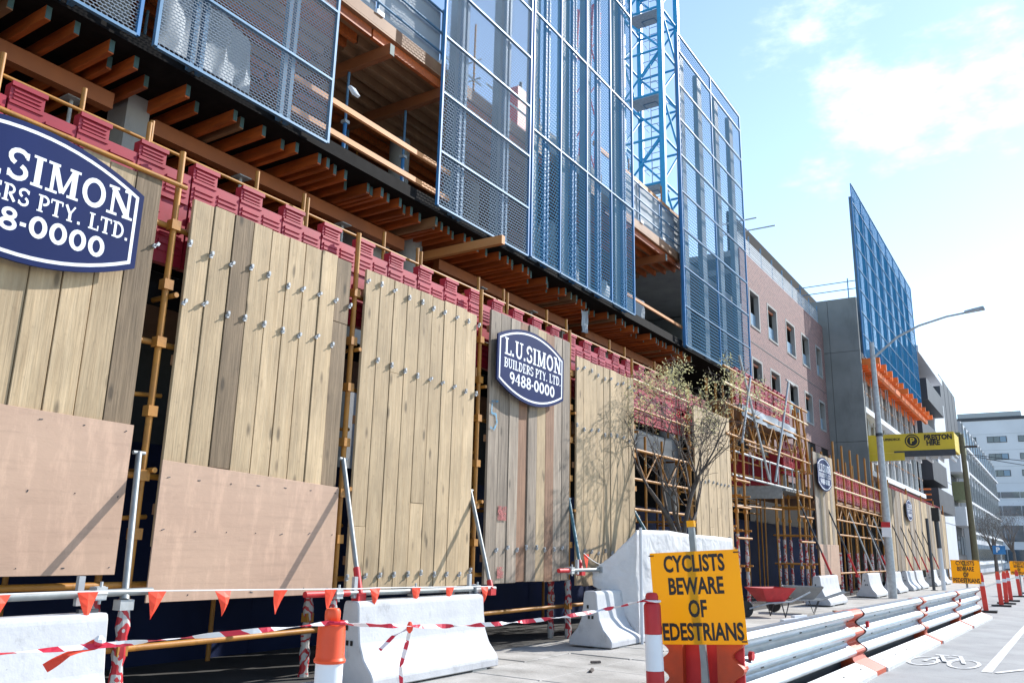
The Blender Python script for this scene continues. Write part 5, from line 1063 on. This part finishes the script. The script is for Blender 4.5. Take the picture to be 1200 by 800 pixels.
facade_windows(bE, -9.0, [(93.5 + 3 * k, 95.8 + 3 * k) for k in range(5)], [(2 + gz(95), 3.6)])
bF = thing('metal_office_building', (-14, 135, 0), 'long grey metal clad office with horizontal glass bands', 'building')
box('wall', (-30, 109, gz(120)), (-8.3, 168, 16.8), M_PALE, bF)
for z in (1.0, 4.4, 7.8, 11.2, 14.2):
    for k in range(12): box('pane', (-8.29, 109.4 + k * 4.9, z), (-8.22, 114.1 + k * 4.9, z + 1.9), M_GLASS if z < 14 else M_BLUEP, bF)
    box('sill_band', (-8.29, 109, z - .45), (-8.0, 168, z - .2), M_WWALL, bF)
for k in range(14): box('fin', (-8.29, 109.1 + k * 4.2, 3.4), (-8.08, 109.2 + k * 4.2, 16.6), M_GALVM, bF)
box('doorway', (-8.28, 110, gz(110)), (-8.2, 113, 2.6), M_WWALL, bF)
bG = thing('white_office_building', (8, 205, 0), 'large white office block closing the end of the street', 'building')
box('wall', (-40, 200, gz(200)), (60, 225, 29.3), M_WWALL, bG); box('roof_band', (-39.9, 199.9, 29.31), (59, 224, 30.0), M_DARKST, bG); box('plant_room', (-16, 204, 30.02), (-4, 220, 31.6), M_GALVM, bG)
for z in (24.6, 21.0, 17.6):
    for k, x in enumerate((-16.2, -10.6, -5.0, 0.5, 6, 11.5)):
        wn = MB().box((x, 199.93, z), (x + 3.6, 199.99, z + 1.3)).build('window', M_DARKST, bG)
        for j in range(3): box('pane', (x + .1 + j * 1.15, 199.88, z + .1), (x + 1.15 + j * 1.15, 199.92, z + 1.2), M_GLASS if (j + k) % 3 else M_BLUEP, wn)
for z, h_ in ((13.2, 1.2), (9.6, 2.0), (4.5, 3.2), (.3, 2.6)):
    for k in range(12): box('strip_window', (-16 + k * 3.4, 199.9, z), (-12.75 + k * 3.4, 199.98, z + h_), M_GLASS, bG)
for k in range(7): box('panel_joint', (-18, 199.985, 6 + 3.4 * k), (40, 199.995, 6.06 + 3.4 * k), M_GALVM, bG)

# far bare trees, parked vehicles and a parking sign
tree_lab = ['bare street tree before the metal clad office', 'bare street tree left of the white office block', 'broad bare tree before the white office block', 'bare tree at the right edge under the white office']
for i, (x, y, h_) in enumerate(((-6.2, 108, 6.0), (-5.2, 128, 7.5), (-2.4, 140, 8.5), (-.2, 118, 6.5))):
    t_ = thing('bare_tree', (x, y, gz(y)), tree_lab[i], 'tree', 'bare street trees far along the street'); rnd = random.Random(40 + i); B = MB(); tips = []
    B.path([(x, y, gz(y)), (x, y, h_ * .28)], [.22, .16], 8)
    for c in range(5): branches(rnd, (x, y, h_ * .27), (rnd.uniform(-.8, .8), rnd.uniform(-.8, .8), 1), h_ * .32, .12, 1, B, tips, .7, .25)
    B.build('trunk', M_TWIG, t_); LB = MB(); leaf_cloud(rnd, tips, 900, .35, .10, LB); tag(LB.build('crown', M_TWIG, t_), kind='stuff')
def car(x, y, m, label, van=False):
    o = thing('parked_car', (0, 0, 0), label, 'car', 'vehicles far along the street')
    hgt = 1.9 if van else 1.42
    MB().prism([(-2.1, .35), (-2.15, .75), (-1.95, .9), (2.0, .95), (2.15, .7), (2.12, .35)], -.85, .85, 'x').build('body', m, o, bevel=.05)
    MB().prism([(-1.35, .9), (-.7, hgt), (1.45 if not van else 1.85, hgt), (1.95, .95)], -.74, .74, 'x').build('cabin', m, o, bevel=.05)
    MB().prism([(-1.28, .95), (-.72, hgt - .08), (-.74, hgt - .08), (-1.33, .95)], -.66, .66, 'x').build('windscreen', M_GLASS, o); box('rear_window', (-.6, 1.72 if not van else 1.93, 1.0), (.6, 1.95, hgt - .12), M_GLASS, o)
    for sx_ in (-1, 1):
        box('side_window', (sx_ * .745 - .01, -.8, .98), (sx_ * .745 + .01, 1.3, hgt - .12), M_GLASS, o); box('tail_light', (sx_ * .7 - .1, 2.1, .62), (sx_ * .7 + .1, 2.16, .8), M_REDP, o); box('headlight', (sx_ * .65 - .14, -2.17, .6), (sx_ * .65 + .14, -2.08, .74), M_SIGNW, o)
        for wy_ in (-1.3, 1.3): MB().tube((sx_ * .70, wy_, .32), (sx_ * .88, wy_, .32), .32, 16).build('wheel', M_BLACK, o)
    o.location = (x, y, gz(y)); return o
car(-.2, 78, M_DARKST, 'dark parked car beyond the farthest yellow sign'); car(-3.0, 112, M_WWALL, 'white car far down the street under the bare trees'); car(.9, 104, M_DKWALL, 'dark van far down the street at the right edge', True)
ps = thing('parking_sign', (-4.6, 88, 0), 'small blue parking sign on a pole far down the street', 'sign'); tube('pole', (-4.6, 88, gz(88)), (-4.6, 88, 2.6), .05, M_GALVM, ps); box('plate', (-5.2, 87.9, 1.75), (-4.2, 87.94, 2.5), M_BLUE, ps); put_text('P', .6, .02, M_SIGNW, ps, (-4.8, 87.89, 2.12), FY)
